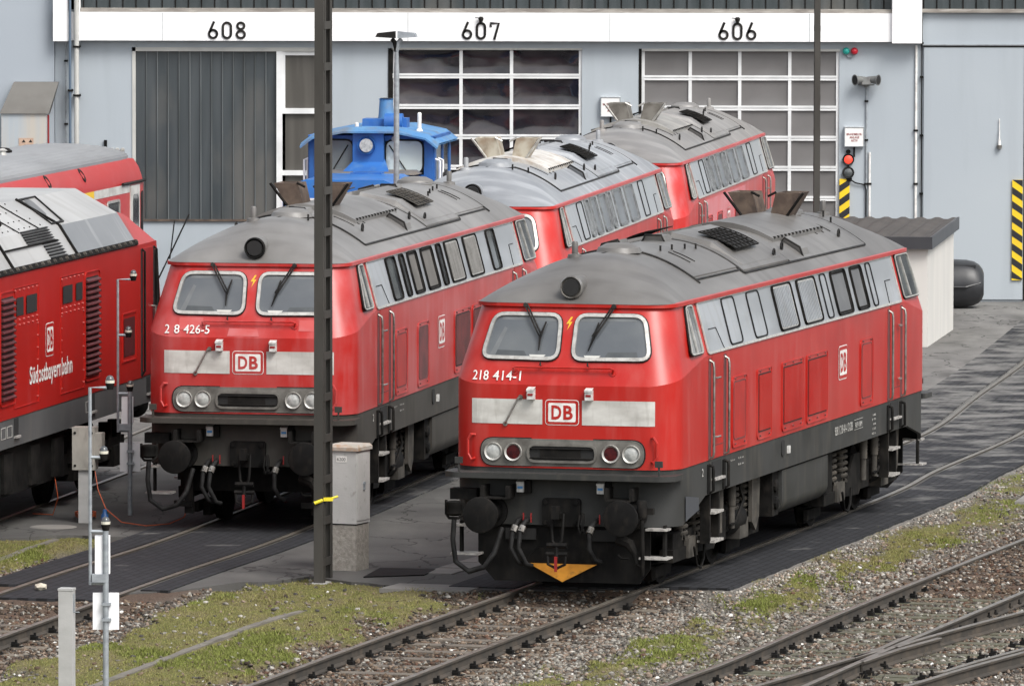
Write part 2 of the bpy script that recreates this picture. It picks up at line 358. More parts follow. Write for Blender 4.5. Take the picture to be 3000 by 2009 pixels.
    for i in range(14):
        for k in (0, -1): b.box(xs[k]-.015, xs[k]+.015, y0+.1+i*(y1-y0-.2)/13-.02, y0+.1+i*(y1-y0-.2)/13+.02, zt[k]-.01, zt[k]+.02)
    b.build('hatch_bolts', BLACK, cv)
    yc = fl(10.7)+(.6 if lay == 'A' else 0)
    for s in (-1, 1):
        b = MB(); q = lambda cx, wx, wy, z: [(cx-wx, yc-wy, z), (cx+wx, yc-wy, z), (cx+wx, yc+wy, z), (cx-wx, yc+wy, z)]
        lo_, hi_ = q(s*.20, .12, .26, 4.27), q(s*.345, .175, .30, 4.62)
        b.add(lo_+hi_, [(0,1,5,4),(1,2,6,5),(2,3,7,6),(3,0,4,7)])
        li, hi2 = q(s*.20, .10, .23, 4.29), q(s*.345, .15, .275, 4.622)
        b.add(li+hi2, [(0,4,5,1),(1,5,6,2),(2,6,7,3),(3,7,4,0)]); b.add(hi_+hi2, [(0,1,5,4),(1,2,6,5),(2,3,7,6),(3,0,4,7)])
        st = b.build('exhaust_stack', stk, roof)
        MB().add(q(s*.22, .10, .22, 4.36), [(0,1,2,3)]).build('stack_mouth', SOOT, st)
        b = MB(); xe = s*.37-s*.19; b.tube([(xe, yc-.3, 4.63), (xe-s*.12, yc-.3, 4.57)], .018, 5); b.tube([(s*.37+s*.2, yc-.312, 4.62), (s*.27+s*.06, yc-.27, 4.30)], .02, 4); b.build('stack_bracket', ALU if stk is not RUST else BOGIE, st)
    # --- roof fittings: half-round vents, lifting lugs, horn cover, cap, aerial stub, pegs
    for y, x in ((4.35,-.45),(4.9,.0),(9.0,.93),(9.0,-.93),(12.1,.1)):
        b = MB(); pr = [(-.17,-.06),(-.12,.075),(.12,.075),(.17,-.06)]
        b.prism(pr, lambda a_, z_: (x+a_, fl(y)-.2, roof_pt(x+a_, fl(y))[2]+.02+z_), lambda a_, z_: (x+a_, fl(y)+.2, roof_pt(x+a_, fl(y))[2]+.02+z_))
        v = b.build('roof_vent', M['roof'], roof)
        MB().tube([(x+.16, fl(y)-.23, roof_pt(x+.16, fl(y))[2]+.0), (x+.11, fl(y)-.23, roof_pt(x+.1, fl(y))[2]+.1), (x-.11, fl(y)-.23, roof_pt(x-.1, fl(y))[2]+.1), (x-.16, fl(y)-.23, roof_pt(x-.16, fl(y))[2])], .016, 5).build('vent_rim', BLACK, v)
    for y, x in ((8.2,.92),(8.2,-.92),(11.7,.92),(11.7,-.92),(7.4,1.0),(5.6,-1.0)):
        p = roof_pt(x, fl(y), .02); b = MB(); b.tube([(p[0], p[1]+.055*cos(k*pi/4), p[2]+.05+.055*sin(k*pi/4)) for k in range(9)], .014, 5); b.build('lifting_eye', BLACK, roof)
    for y, x in ((3.4,.42),(3.9,.45),(4.4,.5),(4.8,.55),(12.6,.6),(13.0,.4)):
        p = roof_pt(x, fl(y), .0); MB().tube([p, (p[0], p[1], p[2]+.09)], .014, 4).build('roof_peg', BLACK, roof)
    for e in (0, 1):
        T = fx(e); b = MB(T)
        b.lathe([(.30,-.02),(.27,.05),(.17,.10),(.02,.11)], roof_pt(.08, 2.55), (0,0,1), 10); b.build('horn_cover', M['roof'], roof, 40)
        b = MB(T); b.lathe([(.14,-.02),(.14,.03),(.02,.035)], roof_pt(-.15, 3.1), (0,0,1), 14); b.build('vent_cap', M['roof'], roof, 30)
        b = MB(T); b.lathe([(.10,-.03),(.09,.02),(.04,.03),(.04,.17),(.03,.19)], roof_pt(-.30, 1.75), (0,0,1), 10); b.build('aerial_stub', M['roof'], roof, 40)
        # top headlamp
        b = MB(T); b.lathe([(.13,0),(.145,.02),(.145,.10),(.13,.14),(.125,.9)], (0, .43, 3.89), (0,1,0), 22); hl = b.build('top_headlamp', M['roof'] if e or True else 0, t, 35)
        b = MB(T); b.lathe([(.115,0),(.135,-.03),(.15,0),(.15,.02)], (0, .43, 3.89), (0,1,0), 22); b.build('lamp_rim', opts.get('rim', DARKM), hl, 40)
        b = MB(T); b.lathe([(.105,0),(.105,.02)], (0, .405, 3.89), (0,1,0), 22); b.build('lamp_glass', SLOT, hl)
        # windscreens
        for s in (-1, 1):
            po = rpoly([(s*.075,.30),(s*1.13,.31),(s*1.0,.90),(s*.085,.90)], .16, 5); pi_ = inset(po, .043)
            b = MB(T); b.patch(po, lambda x, k: mapU(x, k, .012), 6); ws = b.build('windscreen', GLASS, t, 50)
            b = MB(T); b.patch(rpoly([(s*.15,.80),(s*1.02,.80),(s*.98,.855),(s*.15,.855)], .02, 2), lambda x, k: mapU(x, k, .0135), 3); b.build('sun_visor', VISOR, ws)
            if s < 0: b = MB(T); b.patch([(-1.0,.37),(-.93,.36),(-.80,.70),(-.84,.72)], lambda x, k: mapU(x, k, .0135), 2); b.build('inner_post', VISOR, ws)
            b = MB(T); b.patch([(s*.5,.345),(s*.95,.345),(s*.92,.43),(s*.55,.42)], lambda x, k: mapU(x, k, .0132), 2); b.build('driving_desk', GLASSD, ws)
            b = MB(T); b.rim(po, pi_, lambda x, k, o: mapU(x, k, o+.008), .03); b.build('windscreen_frame', ALU, ws, 30)
            pg = inset(po, -.012); b = MB(T); b.rim(pg, po, lambda x, k, o: mapU(x, k, o+.004), .014); b.build('rubber_seal', RUBBER, ws, 30)
            b = MB(T)   # wiper: twin arm from the gutter and a blade
            tx, jx = (s*.58, s*.35)
            for dx in (-.014, .022): b.tube([mapU(tx+dx, .985, .07), mapU(jx+dx, .60, .06)], .012, 5)
            b.lathe([(.03,0),(.03,.06)], mapU(tx, .985, .03), (0,-1,.2), 8)
            b.tube([mapU(jx+(.05 if s > 0 else .06), .78, .05), mapU(jx+.0, .58, .05), mapU(jx-(.05 if s > 0 else .0), .42, .05)], [.010,.018,.008], 5)
            b.build('wiper', BLACK, ws)
            if e == 0:
                sx = s*.36-.0; b = MB(); b.patch([(sx-.1,.345),(sx+.07,.345),(sx+.10,.375),(sx-.12,.375)], lambda x, k: mapU(x, k, .016), 1); b.build('notice', PAPER, ws)
        b = MB(T); pts = [(-.64,.155),(-.66,.19),(-.62,.20),(.62,.20),(.66,.19),(.64,.155)]
        b.tube([mapU(x, k, .02 if i in (0, 5) else .07) for i, (x, k) in enumerate(pts)], .014, 6)
        for x in (-.64, .64): b.lathe([(.045,0),(.045,.015)], mapU(x, .165, .0), (0,-.92,.38), 10)
        b.build('front_grab_rail', red, t)
        b = MB(T)
        for x in (-.32, .30): b.tube([mapU(x, .25, .01), mapU(x+.01, .27, .05), mapU(x+.02, .23, .05), mapU(x+.03, .21, .02)], .009, 4)
        b.build('washer_nozzle', BLACK, t)
        if e == 0:
            z = [(.02,.86),(-.035,.77),(.005,.775),(-.02,.69),(.045,.80),(.008,.795),(.045,.86)]
            b = MB(); b.add([mapU(x-.0, k, .006) for x, k in z], [(0,1,2,5,6),(2,3,4,5)]); b.build('high_voltage_flash', YELLOW, t)
            # number
            b = MB(); fn = lambda u, v: mapU(u, v, .016)
            parts = opts['num_parts']
            for s_, x0, x1 in parts: put_text(b, s_, x0, x1, .045, .165, fn, .006)
            if parts: b.build('running_number', WHITE, t)
            for x0, x1 in ((-1.2,-.262), (.258,1.2)):
                po = [(x0+(x1-x0)*i/8, 2.17) for i in range(9)]+[(x1+(x0-x1)*i/8, 2.485) for i in range(9)]
                b = MB(); b.grid([[mapL(x0+(x1-x0)*i/14, z_, .005) for i in range(15)] for z_ in (2.17, 2.485)]); b.build('white_stripe', STRIPE, t)
            db_logo('front_logo', t, -.225, .22, 2.165, 2.49, mapL, red)
            b = MB(); b.tube([mapL(-.55,2.51,.01), mapL(-.57,2.50,.06), mapL(-.73,2.20,.06), mapL(-.75,2.17,.01)], .014, 6)
            for x, z_ in ((-.55,2.51),(-.75,2.17)): b.lathe([(.035,0),(.03,.02)], mapL(x, z_, 0), (0,-1,0), 8)
            b.build('handle', STEEL, t)
        # sockets on the front
        for x, z_, m_ in ((-.40,2.565,REDP),(.36,2.565,REDP),(-.53,1.385,BLUEL),(.52,1.385,BLUEL)):
            b = MB(T); y = front_y(x); b.box(x-.045, x+.045, y-.09, y+.02, z_-.075, z_+.055); b.add([(x-.05,y-.1,z_+.055),(x+.05,y-.1,z_+.055),(x+.05,y+.02,z_+.085),(x-.05,y+.02,z_+.085),(x-.05,y-.1,z_+.03),(x+.05,y-.1,z_+.03)], [(0,1,2,3),(0,4,5,1)])
            so_ = b.build('jumper_socket', CREAM, t)
            b = MB(T); b.add([(x-.035,y-.094,z_-.03),(x+.035,y-.094,z_-.03),(x+.035,y-.094,z_),(x-.035,y-.094,z_)], [(0,1,2,3)]); b.build('socket_label', m_, so_)
            if z_ < 2: MB(T).box(x+.05, x+.13, y-.06, y+.02, z_-.09, z_+.07).build('socket_housing', DARKM, so_)
        # lamp panel
        po = rpoly([(-1.07,1.64),(1.07,1.64),(1.07,1.985),(-1.07,1.985)], .17, 7)
        b = MB(T); b.patch(po, lambda x, z_: mapL(x, z_, .02), 6); b.rim(po, inset(po, .012), lambda x, z_, o: mapL(x, z_, o), .024); lp = b.build('lamp_panel', PLATE, t, 40)
        po = rpoly([(-1.085,1.63),(1.085,1.63),(1.085,1.998),(-1.085,1.998)], .18, 7)
        b = MB(T); b.rim(po, inset(po, .02), mapL, .015); b.build('panel_edge', RUBBER, lp)
        for x, m_ in zip((-.905,-.64,.64,.905), opts['lamps'] if e == 0 else ('w','r','r','w')):
            c = mapL(x, 1.815, .02); b = MB(T)
            b.lathe([(.085,.0),(.104,-.03),(.112,-.035),(.117,0)], c, (0,1,0), 20); rm = b.build('headlight', ALU, lp, 50)
            b = MB(T); b.lathe([(.09,-.012),(.055,-.03),(.005,-.035)] if m_ == 'w' else [(.09,-.012),(.005,-.014)], c, (0,1,0), 20); b.build('lens', LENS if m_ == 'w' else LENSR, lp, 60)
        po = rpoly([(-.46,1.685),(.46,1.685),(.46,1.93),(-.46,1.93)], .12, 6); pi_ = inset(po, .032)
        b = MB(T); b.rim(po, pi_, lambda x, z_, o: mapL(x, z_, o+.02), .022); gr = b.build('grille_frame', PLATE, lp, 30)
        b = MB(T); b.patch(pi_, lambda x, z_: mapL(x, z_, .023), 3); b.build('grille_opening', SLOT, lp)
        b = MB(T)
        for z_ in (1.745, 1.865): b.tube([mapL(-.42+.84*i/6, z_, .04) for i in range(7)], .009, 4)
        b.box(-.28, .25, front_y(0)-.03, front_y(0)-.024, 1.75, 1.86); b.build('grille_bars', BOGIE, lp)
        b = MB(T)
        for s in (-1, 1): b.tube([mapL(s*1.16,2.02,.0), mapL(s*1.20,2.03,.06), mapL(s*1.24,1.96,.07), mapL(s*1.24,1.78,.07), mapL(s*1.2,1.71,.06), mapL(s*1.16,1.72,0)], .018, 6); b.build('front_handle', red, t); b = MB(T)
        # platform ledge
        po = rpoly([(-1.52,.35),(-1.52,-.12),(-1.36,-.27),(1.36,-.27),(1.52,-.12),(1.52,.35),(1.44,.35),(1.3,.06),(-1.3,.06),(-1.44,.35)], .06, 3)
        b = MB(T); b.prism(po, lambda x, y: (x, y, 1.492), lambda x, y: (x, y, 1.562)); lg = b.build('front_ledge', M['skirt'], t)
        for s in (-1, 1):
            b = MB(T); b.tube([(s*1.31,-.18,1.55),(s*1.31,-.18,1.68)], .015, 5); b.box(s*1.31-.05, s*1.31+.05, -.20, -.17, 1.67, 1.75); b.build('lamp_bracket', M['skirt'], t)
        # buffers
        for s in (-1, 1):
            b = MB(T); b.lathe([(.03,-.625),(.15,-.62),(.225,-.605),(.232,-.585),(.22,-.57),(.12,-.56),(.105,-.35)], (s*.915,0,1.05), (0,1,0), 28); bf = b.build('buffer', DARKM, t, 40)
            b = MB(T); b.lathe([(.145,-.40),(.15,-.05),(.2,-.04),(.2,.02)], (s*.915,0,1.05), (0,1,0), 18); b.build('buffer_housing', DARKM, bf, 40)
            b = MB(T); xi = s*.915; i0 = xi-s*.27
            for xq in (xi+s*.06, i0): b.box(xq-.02, xq+.02, -.3, .02, 1.24, 1.40)
            b.box(min(xi+s*.06, i0), max(xi+s*.06, i0), -.32, .02, 1.235, 1.255); b.build('buffer_step', BOGIE, t)
        # coupling
        b = MB(T); po = rpoly([(-.25,.88),(.25,.88),(.25,1.24),(-.25,1.24)], .05)
        b.prism(po, lambda x, z_: (x, .03, z_), lambda x, z_: (x, -.05, z_))
        for x in (-.2, .2):
            for z_ in (.93, 1.19): b.lathe([(.03,0),(.03,.025)], (x,-.05,z_), (0,-1,0), 8)
        b.prism([(.0,-.05),(.0,-.3),(.0,-.3)], lambda x, y: (x-.04, y, 1.0), lambda x, y: (x+.04, y, 1.12)) if 0 else None
        b.box(-.05, .05, -.33, 0, 1.0, 1.07); b.box(-.05, .05, -.36, -.28, 1.0, 1.16); cp = b.build('coupling_plate', DARKM, t)
        b = MB(T)
        for s in (-1, 1): b.tube([(s*.07,-.2,1.06),(s*.075,-.24,.9),(s*.06,-.25,.72),(s*.03,-.26,.66)], .02, 6)
        b.cyl((-.13,-.26,.66), (.13,-.26,.66), .035, 8); b.cyl((0,-.26,.66), (0,-.28,.50), .028, 8); b.cyl((-.14,-.26,.55), (.14,-.26,.55), .03, 8)
        for s in (-1, 1): b.tube([(s*.12,-.26,.55),(s*.11,-.28,.42),(0,-.28,.37)], .02, 6)
        b.build('screw_coupling', DARKM, cp)
        MB(T).box(-.016, .016, -.33, -.30, .33, .52).build('coupling_lever', REDP, cp)
        # hoses and cables
        for x, zb in ((-.58,.40),(-.48,.38),(.42,.45)):
            b = MB(T); b.tube([(x+.05,0,.97),(x+.04,-.16,.95),(x,-.24,.85),(x-.03*(x < 0),-.25,.62),(x+.06,-.2,zb+.03),(x+.12,-.12,zb)], .032, 7); hs_ = b.build('brake_hose', RUBBER, t, 60)
            b = MB(T); b.cyl((x+.02,-.2,.89), (x,-.24,.82), .045, 8); b.build('hose_coupling', STEEL, hs_)
            b = MB(T); b.box(x+.095, x+.108, -.12, -.1, .93, 1.05); b.build('cock_handle', REDP, hs_)
        if e == 0: b = MB(T); b.tube([(-1.36,-.22,.98),(-1.37,-.25,.7),(-1.33,-.26,.42),(-1.15,-.27,.30),(-.95,-.27,.36),(-.82,-.25,.55),(-.76,-.1,.85)], .034, 8); hc = b.build('heating_cable', RUBBER, t, 60)
        if e == 0: b = MB(T); b.lathe([(.06,0),(.10,.03),(.10,.12),(.11,.14),(.11,.18),(.07,.19)], (-1.36,-.22,1.0), (0,0,1), 12); b.tube([(-1.47,-.2,1.2),(-1.47,-.2,1.02),(-1.42,-.24,.97),(-1.3,-.24,.97),(-1.25,-.2,1.02),(-1.25,-.2,1.2)], .02, 5); b.build('cable_plug', BOGIE, hc, 40)
        if e == 0: MB(T).box(-1.45, -1.1, -.1, .1, 1.2, 1.34).build('plug_holder', DARKM, t)
        b = MB(T); b.tube([(1.12,-.3,1.02),(1.13,-.3,.5),(1.1,-.2,.3)], .028, 7); b.lathe([(.055,0),(.065,.03),(.065,.2),(.05,.22)], (1.12,-.3,1.04), (0,0,1), 12); b.box(1.17, 1.26, -.28, -.2, 1.08, 1.16); b.build('cable_socket', BOGIE, t, 40)
        b = MB(T); b.tube([(.80,-.05,.80),(.82,-.2,.74),(.95,-.25,.7),(1.02,-.25,.58),(1.04,-.26,.45)], [.07,.08,.07,.04,.03], 8); b.tube([(1.04,-.26,.45),(1.1,-.27,.42)], .02, 5); b.tube([(.8,-.26,.56),(.85,-.28,.52),(.95,-.28,.52)], .015, 5); b.build('spare_hook', BOGIE, t, 40)
        b = MB(T); b.box(.24, .36, -.14, -.05, .80, .83); b.tube([(.26,-.12,1.04),(.25,-.16,.9),(.28,-.16,.8),(.32,-.16,.9),(.31,-.12,1.04)], .016, 5); b.tube([(.30,-.10,1.06),(.29,-.15,.92),(.32,-.15,.84)], .02, 5); b.build('hose_holder', DARKM, t)
        # corner steps
        for s in (-1, 1):
            b = MB(T); x0, x1 = sorted((s*1.05, s*1.42)); b.box(x0, x1, -.18, .12, .50, .525); stp = b.build('shunter_step', TREAD, t)
            b = MB(T); x0, x1 = sorted((s*1.32, s*1.35)); b.box(x0, x1, .0, .1, .52, .92); x0, x1 = sorted((s*1.05, s*1.42)); b.build('step_hanger', BOGIE, stp)
            b = MB(T); x0, x1 = sorted((s*1.12, s*1.40)); b.box(x0, x1, -.12, .1, .86, .885); b.build('upper_step', TREAD, stp)
        if opts.get('plough') :
            b = MB(T); po = [(-1.12,.90),(-1.12,.40),(-.9,.165),(1.0,.165),(1.14,.36),(1.14,.90)]
            b.grid([[(x, .06+.0*abs(x), z_) for x, z_ in po], [(x, .1, z_) for x, z_ in po]], True); b.add([(x, .06, z_) for x, z_ in po], [tuple(range(6))]); b.add([(x, .1, z_) for x, z_ in po], [tuple(range(6))[::-1]])
            b.prism([(-.55,.42),(0,.24),(.55,.42),(.35,.60),(-.35,.60)], lambda x, z_: (x, .07, z_), lambda x, z_: (x*.9, .02 if z_ > .55 else .045, z_))
            pl = b.build('snow_plough', DARKM, t)
            b = MB(T); b.prism([(-.45,.40),(.0,.17),(.45,.40)], lambda x, z_: (x, .05, z_), lambda x, z_: (x, .012, z_)); b.build('warning_triangle', ORANGE, pl)
            for s in (-1, 1): MB(T).box(s*.55-.2, s*.55+.2, .02, .058, .70, .84).build('plough_opening', SLOT, pl)
        else:
            b = MB(T)
            for s in (-1, 1): b.box(s*.9-.06, s*.9+.06, .25, .35, .2, .95); b.box(s*.9-.2, s*.9+.05, .2, .3, .3, .38)
            b.box(-.9, .9, .5, .56, .5, .95); b.build('rail_guard', DARKM, t)
    # --- cab doors, side windows, band, louvres on both sides
    for sd_ in (1, -1):
        TS = None if sd_ == 1 else (lambda x, y, z: (-x, y, z))
        fr = rpoly([(1.72,0.005),(13.30,0.005),(13.38,.985),(1.80,.985)], .07, 3)
        b = MB(TS); b.patch(fr, lambda y, s: mapB(y, s, .008), 2); bd = b.build('window_band', M['band'], t)
        b = MB(TS); b.rim(fr, inset(rpoly([(1.72,0.005),(13.30,0.005),(13.38,.985),(1.80,.985)], .07, 3), .045), lambda y, s, o: mapB(y, s, o+.006), .016); b.build('band_frame', ALU, bd)
        b = MB(TS)
        for q in ([(2.05,.45),(2.45,.45),(2.62,.03)], [(12.95,.5),(12.6,.5),(12.52,.03)]): b.tube([mapB(y, s, .014) for y, s in q], .006, 4)
        b.build('door_outline', BOGIE, bd)
        for y0, y1, k in BANDS[lay]:
            po = rpoly([(y0-.07,.06),(y1-.03,.06),(y1+.06,.945),(y0+.02,.945)], .12, 4)
            m_ = {'panel': M['band'], 'glass': GLASSD if lay != 'C' else BPALE2, 'dark': {'A': BDARK, 'B': BBROWN, 'C': BPALE}[lay], 'grille': M['band'], 'slat': SLOT}[k]
            b = MB(TS); b.patch(po, lambda y, s: mapB(y, s, .012), 1); wn = b.build('engine_room_window', m_, bd)
            b = MB(TS); b.rim(po, inset(po, .028), lambda y, s, o: mapB(y, s, o+.010), .016 if k == 'panel' else .03); b.build('window_seal', RUBBER if k == 'panel' else (BOGIE if lay != 'C' else TRIMC), wn)
            if k in ('grille', 'slat', 'dark'):
                pi_ = inset(po, .04); b = MB(TS); b.rim(pi_, inset(pi_, .035), lambda y, s, o: mapB(y, s, o+.012), .012); b.build('window_trim', ALU if k != 'dark' else (BOGIE if lay != 'C' else TRIMC), wn)
            if k in ('grille', 'slat'):
                b = MB(TS); n = 10
                for i in range(n):
                    yy = y0+.12+(y1-y0-.26)*i/(n-1)
                    b.hexa([mapB(yy-.018,.12,.012), mapB(yy+.018,.12,.012), mapB(yy+.018,.12,.035), mapB(yy-.018,.12,.035)], [mapB(yy+.032,.88,.012), mapB(yy+.068,.88,.012), mapB(yy+.068,.88,.035), mapB(yy+.032,.88,.035)])
                b.build('slats', M['band'] if k == 'grille' else SLATM, wn)
        # cab side windows (a wide one behind the corner pillar at each end)
        for e in (0, 1):
            f = (lambda y: y) if e == 0 else (lambda y: LL-y)
            if (e == 0) == (sd_ == 1) or True:
                q = [(.86,.06),(1.50,.06),(1.56,.955),(1.20,.955)] if e == 0 else [(.66,.06),(1.66,.06),(1.56,.955),(.72,.955)]
            po = rpoly([(f(y), s) for y, s in q], .10, 4); pi_ = inset(po, .026)
            fnb = lambda y, s, o=0.: mapB(y, s, o)
            b = MB(TS); b.patch(pi_, lambda y, s: mapB(y, s, .012), 1); cw = b.build('cab_window', GLASSD, t)
            b = MB(TS); b.rim(po, pi_, lambda y, s, o: mapB(y, s, o+.002), .026); b.build('cab_window_frame', ALU, cw, 30)
            pg = inset(po, -.02); b = MB(TS); b.rim(pg, po, lambda y, s, o: mapB(y, s, o), .02); b.build('cab_window_seal', RUBBER, cw)
            b = MB(TS); b.hexa([mapB(f(1.17),.1,.012), mapB(f(1.2),.1,.012), mapB(f(1.2),.1,.03), mapB(f(1.17),.1,.03)], [mapB(f(1.23),.9,.012), mapB(f(1.26),.9,.012), mapB(f(1.26),.9,.03), mapB(f(1.23),.9,.03)]); b.build('sliding_pane_bar', ALU, cw)
        for e in (0, 1):
            f = (lambda y: y) if e == 0 else (lambda y: LL-y)
            b = MB(TS); y0, y1 = sorted((f(1.93), f(2.55))); b.box(HWD-.05, HWD-.0+.006, y0, y1, ZR+.01, 2.96); dr = b.build('cab_door', M['door'], t)
            for yy in (f(1.84), f(2.66)): MB(TS).box(HWD-.04, HWD+.004, yy-.09, yy+.06, ZR+.005, 2.93).build('handrail_recess', LOUVD, dr)
            for yy in (f(1.82), f(2.65)):
                b = MB(TS); b.tube([(HWD+.0,yy,2.90),(HWD+.05,yy,2.87),(HWD+.06,yy,2.8),(HWD+.06,yy,ZR+.1),(HWD+.05,yy,ZR+.04),(HWD,yy,ZR+.02)], .017, 6); b.build('door_handrail', STEEL, t, 60)
                b = MB(TS); b.tube([(HWD+.0,yy,1.55),(HWD+.05,yy,1.53),(HWD+.055,yy,1.48),(HWD+.055,yy,1.22),(HWD+.0,yy,1.19)], .02, 6); b.build('skirt_handrail', BOGIE, t, 60)
                MB(TS).box(HWD-.02, HWD+.006, yy-.07, yy+.04, 1.18, 1.56).build('handrail_pocket', DARKM, t)
            b = MB(TS); b.tube([(HWD+.0,f(2.02),2.66),(HWD+.05,f(2.02),2.66),(HWD+.055,f(2.2),2.66)], .014, 5); b.tube([(HWD+.0,f(2.02),1.9),(HWD+.05,f(2.02),1.9),(HWD+.055,f(2.2),1.9)], .014, 5); b.build('door_handle', STEEL, dr)
            MB(TS).box(HWD-.01, HWD+.009, y0+.02, y1-.02, 1.78, 1.79).build('door_seam', LOUVD, dr)
            b = MB(TS); y0, y1 = sorted((f(2.0), f(2.5))); b.box(HWD-.05, HWD-.004, y0, y1, 1.34, 1.58); sr = b.build('step_recess', SLOT, t)
            b = MB(TS); b.box(HWD-.05, HWD+.05, y0-.01, y1+.02, 1.335, 1.365); b.build('recess_tread', TREAD, sr)
            # ladder
            b = MB(TS)
            for yy in (y0, y1): b.box(HWD-.16, HWD-.03, yy-.03, yy+.03, .52, 1.2)
            b.box(HWD-.15, HWD-.13, y0, y1, .54, .62); ld = b.build('cab_ladder', BOGIE, t)
            for z_ in (.53, .90): MB(TS).box(HWD-.2, HWD+.03, y0+.0, y1+.0, z_, z_+.03).build('ladder_tread', TREAD, ld)
        for y0, y1, k in LOUV[lay]:
            g = k == 'g'; zt_, zb_ = 2.54, 1.77
            po = rpoly([(y0-.07,zb_-.10),(y1+.07,zb_-.10),(y1+.07,zt_+.06),(y0-.07,zt_+.06)], .09 if not g else [.09,.09,.03,.03], 4)
            inn = rpoly([(y0,zb_),(y1,zb_),(y1,zt_),(y0,zt_)], .09 if not g else .01, 4)
            b = MB(TS); b.patch(po, lambda y, z_: mapS(y, z_, .008), 1); lv = b.build('side_vent', red, t)
            b = MB(TS); b.rim(po, inset(po, .012), mapS, .016); b.build('vent_edge', red, lv)
            b = MB(TS); b.patch(inn, lambda y, z_: mapS(y, z_, .011), 1); b.build('vent_panel', LOUVD if k in 'ds' else M['door'], lv)
            b = MB(TS); b.rim(inn, inset(inn, .016), lambda y, z_, o: mapS(y, z_, o+.009), .006); b.build('vent_recess', SLOT if k in 'gs' else LOUVD, lv)
            b = MB(TS)
            if k in 'gs':
                n = int((y1-y0)/.06)
                for i in range(n): yy = y0+.04+(y1-y0-.08)*i/(n-1); b.box(HWD+.008, HWD+.026, yy-.015, yy+.015, zb_+.02, zt_-.02)
                b.build('vent_ribs', red if k == 'g' else LOUVD, lv)
            b = MB(TS)
            for zz in (zb_-.05, zt_+.03):
                for i in range(3 if y1-y0 > .8 else 2): yy = y0+.08+(y1-y0-.16)*i/(2 if y1-y0 > .8 else 1); b.lathe([(.014,0),(.012,.02)], (HWD+.006, yy, zz), (1,0,0), 6)
            b.build('vent_bolts', LOUVD, lv)
        # side logo, inscriptions
        y0, y1 = (9.27, 9.83) if lay == 'A' else (6.29, 6.86)
        fo = (lambda y, z_, o: (HWD+o, y, z_)) if sd_ == 1 else (lambda y, z_, o: (-HWD-o, y0+y1-y, z_))
        db_logo('side_logo', t, y0, y1, 2.13, 2.60, fo, red)
        if opts['uic']:
            b = MB(TS); fs = (lambda u, v: (HWD+.002, u, v)) if sd_ == 1 else (lambda u, v: (HWD+.002, LL-u, v))
            put_text(b, opts['uic'], 9.08, 10.18, 1.38, 1.50, fs)
            put_text(b, 'REV BM', 10.36, 10.78, 1.40, 1.47, fs); b.grid([[fs(10.3,1.37), fs(10.84,1.37)], [fs(10.3,1.375), fs(10.84,1.375)]]); b.grid([[fs(10.3,1.505), fs(10.84,1.505)], [fs(10.3,1.51), fs(10.84,1.51)]])
            for i in range(5):
                put_text(b, ['80 t', '120', 'R 88', 'P 71', '140'][i], 11.42+.04*i % .1, 11.66, 1.22+.065*i, 1.25+.065*i, fs)
            put_text(b, '16,4 m', 2.98, 3.2, 1.50, 1.53, fs); put_text(b, '9,4 m', 3.4, 3.7, 1.5, 1.53, fs); put_text(b, '8,6 m', 3.4, 3.7, 1.42, 1.45, fs)
            put_text(b, '2', 1.42, 1.5, 1.43, 1.53, fs)
            b.build('skirt_lettering', STRIPE, t)
        b = MB(TS); b.prism(rpoly([(5.9,1.34),(6.06,1.34),(6.06,1.56),(5.9,1.56)], .07), lambda y, z_: (HWD-.02, y, z_), lambda y, z_: (HWD+.003, y, z_)); b.build('filler_opening', SLOT, t)
        b = MB(TS); b.box(HWD-.02, HWD+.02, 6.25, 6.33, 1.36, 1.46); b.build('data_box', CREAM, t)
        # fuel tank
        po = rpoly([(1.43,1.14),(1.43,.66),(1.30,.53),(.2,.53),(.2,1.14)], [.0,.08,.08,.0,.0])
        b = MB(TS); b.prism(po, lambda x, z_: (x, 6.1, z_), lambda x, z_: (x, 8.85, z_)); ft = b.build('fuel_tank', M['skirt'], t, 40)
        MB(TS).box(.4, 1.38, 5.75, 6.1, .55, 1.14).build('tank_end', BOGIE, ft)
        b = MB(TS); b.lathe([(.09,0),(.09,.03),(.05,.05)], (1.38,5.9,.95), (1,0,0), 10); b.lathe([(.09,0),(.09,.03),(.05,.05)], (1.38,5.92,.72), (1,0,0), 10); b.build('drain_caps', DARKM, ft)
        MB(TS).box(.5, 1.3, 9.0, 9.7, .62, 1.1).build('battery_box', BOGIE, t); MB(TS).box(1.30, 1.304, 9.05, 9.4, .9, 1.05).build('box_label', GALV, t)
    # --- bogies
    for k, yb in enumerate((LL/2-4.3, LL/2+4.3)):
        b = MB()
        for s in (-1, 1):
            b.box(s*1.12-.07, s*1.12+.07, yb-2.25, yb+2.25, .50, .72); b.box(s*1.12-.1, s*1.12+.1, yb-.5, yb+.5, .42, .8)
            for dy in (-2.0, 2.0): b.box(s*1.12-.08, s*1.12+.1, yb+dy-.35, yb+dy+.35, .36, .52)
            b.prism([(-.9,.40),(.1,.36),(.3,.5),(.2,.95),(-.2,.95)], lambda y, z_: (s*1.19, yb-.3+y, z_), lambda y, z_: (s*1.23, yb-.3+y, z_))
        b.box(-1.1, 1.1, yb-.35, yb+.35, .5, .9); bg_ = b.build('bogie', BOGIE, t)
